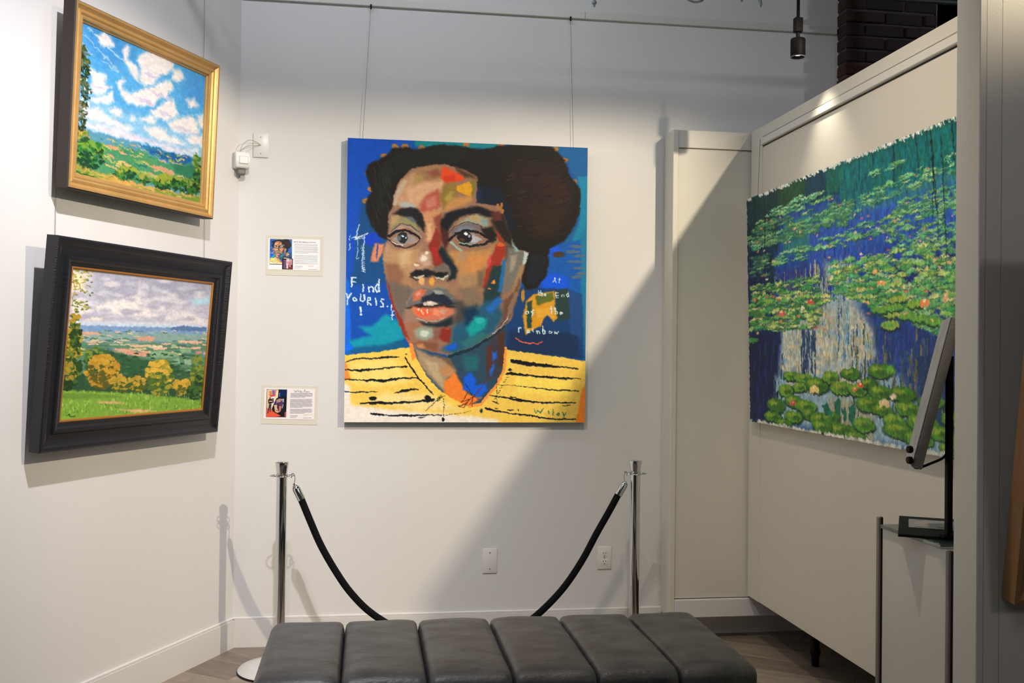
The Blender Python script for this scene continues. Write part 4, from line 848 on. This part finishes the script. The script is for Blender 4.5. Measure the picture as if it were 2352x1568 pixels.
# ---------------------------------------------------------------- printed cards
def card(label, W, H, x, z, artf, tilt):
    t = thing('info_card', label, 'card', (x, YB-.0005, z)); t.rotation_euler = (0, tilt, 0)
    obj('laminate', bx(-W/2, W/2, -.001, 0, -H/2, H/2), M['lam'], t)
    a, w, h, dx, dz = artf(); o = painted('printed_sheet', a, w, h, t, M['print'], y=-.0022, z0=dz-h/2); o.location.x = dx; obj('paper_back', bx(dx-w/2, dx+w/2, -.0018, -.0010, dz-h/2, dz+h/2), M['canvas_edge'], t)
def textlines(C, x0, x1, y0, y1, n, c, seed, lw=None):
    R = np.random.RandomState(seed)
    for i in range(n):
        y = y0+(y1-y0)*(i+.5)/n; x = x0; e = x1-(R.rand()*.04*(x1-x0) if i < n-1 else (x1-x0)*.5*R.rand())
        while x < e:
            w = (x1-x0)*(.02+.05*R.rand()); C.l(c, (y1-y0)/n*.5 if lw is None else lw, (x, y), (min(x+w, e), y)); x += w+(x1-x0)*.015
PSMALL = paint_portrait(220, 256).img
def art1():
    C = Art(250, 155, [(460,1110),(985,1112),(978,1436),(460,1432)]); C.img[:] = (.93,.925,.93)
    def paste(img, x0, y0, x1, y1):
        a, b = C.f(x0,y0), C.f(x1,y1); X0, Y0, X1, Y1 = int(a[0]), int(a[1]), int(b[0]), int(b[1]); hh, ww = img.shape[:2]
        yi = (np.arange(Y1-Y0)*hh/(Y1-Y0)).astype(int); xi = (np.arange(X1-X0)*ww/(X1-X0)).astype(int); C.img[Y0:Y1, X0:X1] = img[yi][:, xi]
    C.p(0x181818, 1, (478,1116),(698,1116),(698,1380),(478,1380)); paste(np.clip(PSMALL*1.05+.03, 0, 1), 482, 1120, 695, 1376)
    C.p(0x1a1416, 1, (601,1317),(708,1317),(708,1428),(601,1428))
    for q in [(0x6a4a6c,612,1330,645,1420),(0xc89ca0,640,1325,700,1380),(0xe8d8dc,650,1320,668,1345),(0x8a3038,640,1395,700,1420),(0xe8e0e4,645,1370,660,1418),(0xc07a80,665,1350,690,1400),(0x3a2a50,606,1340,620,1380)]: C.p(q[0], 3, (q[1],q[2]),(q[3],q[2]),(q[3],q[4]),(q[1],q[4]))
    x = 718
    for wd in ['END','OF','THE','RAINBOW','by','WILEY','ROSS']:
        for ch in wd: 
            g_ = {'W':'W','I':'I','A':'A','Y':'Y'}.get(ch, ch); C.t(0x2a2a2e, g_, x, 1147, 9, 5.2, 1.8); x += 7.4
        x += 5
    textlines(C, 725, 960, 1158, 1262, 10, 0x88868c, 1, 3.4); textlines(C, 725, 958, 1276, 1372, 9, 0x88868c, 2, 3.4); textlines(C, 727, 805, 1386, 1420, 3, 0x8c8c94, 3, 3); textlines(C, 862, 955, 1384, 1396, 1, 0xecc8b8, 4, 9); textlines(C, 865, 957, 1419, 1425, 1, 0x74747c, 5, 3.5)
    return C.img, .245, .150, -.003, .006
card('laminated information card with a face picture, above the other card', .270, .192, -.354, 1.871, art1, .004)
def art2():
    C = Art(250, 160, [(225,330),(1655,372),(1632,1250),(213,1208)]); C.img[:] = (.93,.905,.90)
    q = C.p
    q(0x201818, 2, (290,368),(862,384),(842,1172),(282,1162)); q(0xe8c8a4, 3, (300,380),(620,388),(600,700),(500,800),(440,1000),(300,900)); q(0xe07a50, 12, (510,400),(600,400),(600,620),(520,640)); q(0x6a64d0, 12, (440,400),(510,400),(520,560),(470,570),(450,480)); q(0xd88a50, 14, (360,430),(440,420),(460,540),(360,560)); q(0xd8484c, 10, (380,540),(520,530),(520,580),(390,590))
    q(0xd8c8a0, 6, (300,600),(340,600),(340,880),(300,900)); q(0xe4583c, 12, (290,900),(440,940),(480,1010),(700,1130),(560,1160),(284,1160)); q(0xe8e8e8, 4, (410,600),(520,575),(530,770),(450,790)); q(0x6a5a58, 4, (430,640),(490,620),(500,760),(450,770)); q(0xf0e0b8, 6, (560,420),(620,400),(600,620),(540,700),(520,680)); q(0xe2d8c8, 8, (430,790),(520,770),(480,830),(440,900))
    q(0x0c2450, 8, (630,390),(855,396),(850,620),(640,600)); q(0x3a7ac8, 8, (640,470),(670,480),(660,590),(640,590)); q(0x161824, 10, (560,640),(640,590),(850,590),(842,1160),(700,1120),(560,1040),(460,980),(440,930),(480,830))
    q(0xb08478, 14, (560,680),(640,640),(740,650),(740,740),(560,760)); q(0x4a3a80, 12, (680,700),(760,700),(740,780),(690,770)); q(0x5a40b0, 10, (530,760),(610,765),(590,820),(540,800)); q(0x6a3a50, 10, (600,770),(760,780),(720,840),(640,830)); q(0xe0b48c, 12, (500,820),(590,820),(600,930),(640,1020),(600,1045),(530,1010)); q(0x3a2450, 12, (600,830),(660,840),(680,960),(640,960),(580,900)); q(0xc07a68, 12, (640,850),(720,850),(690,1000),(630,1040),(640,960)); q(0xb85a58, 6, (540,960),(620,970),(610,1000),(560,990)); q(0xa8c4d8, 6, (740,660),(775,640),(770,760),(745,740)); q(0xa0b8d0, 6, (740,820),(770,790),(740,920),(720,900)); q(0xd8564c, 6, (805,1030),(840,1020),(835,1160),(800,1150))
    q(0x1c1c20, 6, (340,660),(375,640),(430,650),(460,700),(440,780),(350,790),(335,720)); C.b(0x9a5a50, 392, 625, 24, 32); q(0xd8806a, 5, (360,705),(450,700),(450,730),(365,735)); q(0x3a3a44, 6, (360,790),(430,790),(410,1020),(385,1010),(385,900),(340,1060),(315,1060),(345,900))
    for x, pts in [(1070,[(0,400),(14,470),(40,420),(52,470),(80,392)]),(1165,[(0,420),(0,465)]),(1190,[(5,390),(0,450),(20,468)]),(1225,[(0,455),(22,430),(4,425),(2,462),(26,466)]),(1258,[(0,430),(4,460),(20,460),(24,430),(14,500),(0,485)]),(1330,[(0,468),(22,400),(50,398),(52,420),(20,440),(60,470)]),(1402,[(0,440),(0,466),(22,466),(20,440),(0,440)]),(1440,[(18,438),(2,444),(18,462),(0,468)]),(1472,[(18,438),(2,444),(20,462),(0,468)])]: C.l(0x3c3c48, 7, *[(x+a, b_) for a, b_ in pts])
    textlines(C, 965, 1580, 482, 620, 6, 0x9a9aa2, 11, 15); textlines(C, 958, 1575, 655, 905, 11, 0x9a9aa2, 12, 15); textlines(C, 955, 1565, 932, 1072, 6, 0x9a9aa2, 13, 15); textlines(C, 952, 1160, 1105, 1195, 3, 0x9a9aa2, 14, 14); textlines(C, 1320, 1580, 1095, 1140, 2, 0xeccfae, 15, 15); textlines(C, 1325, 1575, 1186, 1206, 1, 0x80808c, 16, 12)
    return C.img, .238, .148, -.001, .006
card('laminated information card with a studio photo, below the other card', .265, .186, -.3685, 1.152, art2, .018)
# ---------------------------------------------------------------- rope barrier
def stanchion(label, x, y):
    t = thing('stanchion', label, 'stanchion', (x, y, 0), 0, None)
    obj('base', lathe(bmesh.new(), [(0,.004),(.176,.004),(.180,.010),(.172,.018),(.120,.032),(.060,.046),(.030,.052),(0,.052)], 56), M['chrome_b'], t, True)
    obj('rubber_rim', lathe(bmesh.new(), [(.150,0),(.181,0),(.1825,.004),(.181,.009),(.172,.006),(.150,0)], 56), M['rubber'], t, True)
    obj('post', lathe(bmesh.new(), [(0,.050),(.0235,.050),(.0235,.866),(0,.866)], 40), M['chrome'], t, True)
    obj('finial', lathe(bmesh.new(), [(0,.862),(.026,.862),(.0265,.868),(.0235,.870),(.0285,.905),(.0300,.917),(.0290,.921),(.0240,.9225),(0,.9235)], 40), M['chrome'], t, True)
    pts = []
    for i in range(64):
        th = 2*PI*i/64; r = .030+.022*abs(math.cos(2*th)); pts.append((r*math.cos(th), r*math.sin(th), .860))
    obj('ring', tube(bmesh.new(), pts, .0024, 8, closed=True), M['chrome'], t, True)
    obj('collar', lathe(bmesh.new(), [(.020,.856),(.031,.856),(.031,.862),(.020,.862)], 36), M['chrome'], t, True)
stanchion('chrome rope post standing nearer the room corner', -.369, 4.52)
stanchion('chrome rope post standing nearer the narrow panel', 1.243, 4.52)
rp = thing('barrier_rope', 'black rope with chrome ends slung between the two posts', 'rope', (.437, 4.52, .02))
RZ = [(-.288,.766),(-.244,.660),(-.195,.549),(-.130,.435),(-.062,.337),(.026,.247),(.14,.175),(.28,.125),(.42,.108),(.56,.125),(.69,.158),(.783,.212),(.899,.325),(.990,.453),(1.061,.583),(1.122,.689),(1.166,.770)]
P = crom([(x-.437, 0, z-.02) for x, z in RZ], 6); obj('rope', tube(bmesh.new(), P, .0158, 18), M['velvet'], rp, True)
for (a, c_, hook) in (((-.284,.757),(-.318,.826),(-.321,.860)), ((1.164,.764),(1.196,.820),(1.196,.860))):
    p0 = Vector((a[0]-.437,0,a[1]-.02)); p1 = Vector((c_[0]-.437,0,c_[1]-.02)); d = (p1-p0); L = d.length; q = d.to_track_quat('Z','Y').to_matrix().to_4x4(); mt = Matrix.Translation(p0) @ q
    f_ = obj('ferrule', lathe(bmesh.new(), [(0,-.004),(.0185,-.004),(.0185,.045),(.0165,.056),(.010,.066),(.005,.070),(.005,L-.001),(0,L)], 28, mtx=mt), M['chrome'], rp, True)
    h = Vector((hook[0]-.437,0,hook[1]-.02)); s = 1 if a[0] < 0 else -1
    obj('hook', tube(bmesh.new(), crom([p1-d.normalized()*.004, p1+Vector((s*.004,0,.008)), p1+Vector((s*.006,0,.024)), h+Vector((s*.004,0,.006)), h+Vector((-s*.002,0,.009)), h+Vector((-s*.008,0,.002)), h+Vector((-s*.006,0,-.010))], 6), .0022, 8), M['chrome'], rp, True)
# ---------------------------------------------------------------- bench
bn = thing('leather_bench', 'long charcoal leather bench with six tufted sections', 'bench', (.445, 3.265, 0))
BW, BD, ZT, ZB = 1.535, .665, .462, .375
def channel(x0, x1, first, last):
    bm = bmesh.new(); bmesh.ops.create_cube(bm, size=2); bmesh.ops.subdivide_edges(bm, edges=bm.edges[:], cuts=13, use_grid_fill=True)
    hx, hy, hz = (x1-x0)/2, BD/2, (ZT-ZB)/2; cx, cz = (x0+x1)/2, (ZT+ZB)/2; r = .030
    for v in bm.verts:
        # denser rows near the edges
        u = [math.copysign(1-(1-abs(c))**1.7, c) if i < 2 else c for i, c in enumerate(v.co)]
        rx = .011 if not ((first and u[0] < 0) or (last and u[0] > 0)) else .040
        p = Vector((u[0]*hx, u[1]*hy, u[2]*hz)); R_ = Vector((rx, .040, .034))
        inn = Vector((max(-hx+R_.x, min(hx-R_.x, p.x)), max(-hy+R_.y, min(hy-R_.y, p.y)), max(-hz+R_.z, min(hz-R_.z, p.z))))
        d = Vector(((p.x-inn.x)/R_.x, (p.y-inn.y)/R_.y, (p.z-inn.z)/R_.z)); 
        if d.length > 1: d.normalize()
        p = inn+Vector((d.x*R_.x, d.y*R_.y, d.z*R_.z))
        if u[2] > 0: p.z += .010*(1-abs(u[0])**3)*(1-abs(u[1])**6) - (.009*abs(u[0])**14 if not ((first and u[0]<0) or (last and u[0]>0)) else 0)
        p.z += .0012*math.sin(31*(p.x+cx)+17*p.y)
        v.co = p+Vector((cx, 0, cz))
    o = obj('seat_section', bm, M['leather'], bn, True); 
    for p_ in o.data.polygons: p_.use_smooth = True
cw = BW/6
for i in range(6): channel(-BW/2+i*cw, -BW/2+(i+1)*cw, i == 0, i == 5)
obj('seat_frame', bx(-BW/2+.03, BW/2-.03, -BD/2+.03, BD/2-.03, .335, .385, bev=.004), M['bench_leg'], bn)
for sx in (-1, 1):
    for sy in (-1, 1): 
        lx = sx*(BW/2-.245) if sx > 0 else sx*(BW/2-.245); ly = sy*(BD/2-.05)
        obj('leg', bx(lx-.018, lx+.018, ly-.018, ly+.018, 0, .335, bev=.003), M['bench_leg'], bn)
# ---------------------------------------------------------------- pedestal with glass shelf, easel and board
pd = thing('display_pedestal', 'white display plinth with metal corner channels and glass top', 'pedestal', (1.5, 2.40, 0))
ppart('side_panel', pd, .008, .330, .022, .352, .02, .915); ppart('foot', pd, .02, .31, .03, .34, 0, .02, m='post_d')
for yy, zz in ((0, .9145), (.358, .945)):
    ppart('corner_channel', pd, 0, .0075, yy, yy+.016, .0, zz, m='post'); ppart('corner_channel', pd, .0078, .016, yy+.002, yy+.016, 0, zz, m='post_d')
ppart('glass_shelf', pd, -.002, .330, .036, .345, .9155, .9265, m='glass', bev=.0008)
bd = thing('display_board', 'black board with a printed white label lying on the glass', 'board', (1.444, 2.552, .9268)); bd.rotation_euler = (0, 0, math.radians(-30))
# local: x along its near edge, y away from the viewer
obj('board', bx(0, .26, 0, .335, 0, .008, bev=.001, seg=1), M['dark_board'], bd)
C = Art(90, 60, [(0,0),(100,0),(100,100),(0,100)]); C.img[:] = (.56,.57,.59)
textlines(C, 35, 95, 8, 60, 7, 0x8a8a90, 31, 3); textlines(C, 10, 26, 6, 12, 1, 0x6a6c58, 32, 5); textlines(C, 10, 26, 82, 92, 1, 0x6a6c58, 33, 6); C.b(0xa8948c, 18, 42, 9, 16); C.p(0x4a4a4e, 2, (38,72),(95,72),(95,88),(38,88))
painted('label_print', C.img, .20, .155, bd, M['print']).rotation_euler = (-PI/2, 0, 0)
lb = bd.children[-1]; lb.location = (.127, .121, .0092)
ea = thing('tabletop_easel', 'black metal tabletop easel standing on the black board', 'easel', (1.5545, 2.490, .935))
obj('mast', bx(-.0078, .0078, -.0078, .0078, 0, .488, bev=.001, seg=1), M['blackm'], ea)
obj('foot', bx(-.02, .06, -.012, .012, 0, .008, bev=.001, seg=1), M['blackm'], ea)
cdir = Vector((math.sin(math.radians(27.5)), math.cos(math.radians(27.5)), 0)); crot = PI/2-math.radians(27.5)
cv = thing('small_canvas', 'small grey canvas seen edge-on leaning on the black easel', 'canvas', (1.420, 2.420, 1.128)); cv.rotation_euler = (0, 0, crot)
# local x runs away from the viewer, local +y is the painted side; lean the top to -y
def lean(bm, a=math.radians(13.2)):
    mt = Matrix.Rotation(a, 4, 'X')
    for v in bm.verts: v.co = mt @ v.co
    return bm
obj('stretcher', lean(bx(0, .30, -.0135, .0115, 0, .405, bev=.004)), M['canvas_grey'], cv, True)
obj('painted_front', lean(bx(.001, .299, .0116, .0136, .002, .403, bev=.0005, seg=1)), M['canvas_light'], cv)
ez = math.radians(13.2)
for s_, zz in ((1, .022), (1, .050)):
    obj('ledge_peg', lathe(bmesh.new(), [(0,0),(.009,.001),(.010,.006),(.009,.012),(0,.013)], 16, mtx=Matrix.Translation(cv.matrix_basis @ Vector((0,0,0)) - ea.location + Vector((-.011, .004, zz))) @ Matrix.Rotation(-PI/2, 4, 'Y')), M['blackm'], ea, True)
obj('ledge', tube(bmesh.new(), crom([Vector((-.004,.0,.235)), Vector((-.02,-.006,.215)), Vector((-.060,-.012,.200)), Vector((-.110,-.03,.190)), Vector((-.140,-.055,.205))], 6), .0035, 8), M['blackm'], ea, True)
# ---------------------------------------------------------------- pendant spotlight and fittings under the ceiling
pn = thing('pendant_spotlight', 'black cylinder spotlight hanging on a rod above the long panel', 'spotlight', (1.760, 3.93, 2.662))
bm = bmesh.new(); lathe(bm, [(.0,.078),(.028,.078),(.0305,.074),(.0305,.002),(.029,0),(.0275,.003),(.026,.012),(0,.013)], 36); obj('lamp_head', bm, M['blackm'], pn, True)
obj('lamp_lens', lathe(bmesh.new(), [(0,.011),(.014,.0105),(.014,.0125),(0,.0125)], 24), M['led'], pn, True)
obj('lamp_rim', lathe(bmesh.new(), [(.0265,.0005),(.0300,-.0005),(.0312,.0015),(.0310,.003)], 36), M['plastic_d'], pn, True)
obj('swivel', bx(-.0065,.0065,-.0065,.0065,.078,.105,bev=.001,seg=1), M['blackm'], pn)
obj('joint_box', bx(-.0165,.0165,-.014,.014,.105,.165,bev=.002), M['blackm'], pn); obj('rod', bx(-.0055,.0055,-.0055,.0055,.165,ZC-2.662,bev=.001,seg=1), M['blackm'], pn)
cnd = thing('steel_conduit', 'thin steel conduit running under the ceiling above the picture', 'conduit', (0, 4.4, 3.115))
obj('pipe', tube(bmesh.new(), [(-1.2,0,0),(3.6,0,0)], .012, 12), M['galv'], cnd, True)
for x in (-.8, 1.2, 3.2): obj('strap', bx(x-.012, x+.012, -.004, .004, .010, ZC-3.115), M['galv'], cnd)
obj('bracket', bx(.962,1.022,-.016,-.012,-.095,.010,bev=.002,seg=1), M['galv'], cnd); 
obj('bolt', lathe(bmesh.new(), [(0,-.132),(.005,-.132),(.006,-.120),(.011,-.118),(.011,-.108),(.006,-.106),(.006,-.09),(0,-.09)], 12, .993, -.014), M['galv'], cnd, True)
obj('cable_loop', tube(bmesh.new(), crom([(1.40,0,0),(1.415,-.01,-.055),(1.445,-.012,-.077),(1.475,-.012,-.080),(1.505,-.01,-.066),(1.53,0,-.03),(1.535,0,0)], 6), .005, 8), M['galv'], cnd, True)
obj('clip', lathe(bmesh.new(), [(0,-.088),(.004,-.078),(.011,-.055),(.011,-.020),(.006,0),(0,0)], 14, 1.783, -.01), M['galv'], cnd, True)
obj('clip', lathe(bmesh.new(), [(0,-.066),(.006,-.060),(.007,-.03),(0,0)], 12, 1.69, -.01), M['galv'], cnd, True)
sp = thing('wall_speaker', 'blue grey box fitting in the dark gap beside the bricks', 'fitting', (2.93, 4.86, 2.96))
obj('body', bx(-.045,.085,-.04,.06,-.22,.10,bev=.012), mat('speaker_blue', 0x2c3448, .6), sp); obj('stay', tube(bmesh.new(), [(.01,.0,.09),(.02,0,.94)], .006, 8), M['wire'], sp); obj('arm', bx(.085,.30,-.004,.004,.02,.028), M['wire'], sp)
# the spotlight's own light, grazing the long panel
spot('pendant_lamp_light', (1.758, 3.93, 2.672), (1.88, 3.86, 1.5), 20, (1, .90, .74), 78, .9, .015)
spot('panel_track_light', (.75, 2.6, 3.35), (1.88, 3.6, .95), 92, (1,.84,.62), 84, .9, .05)
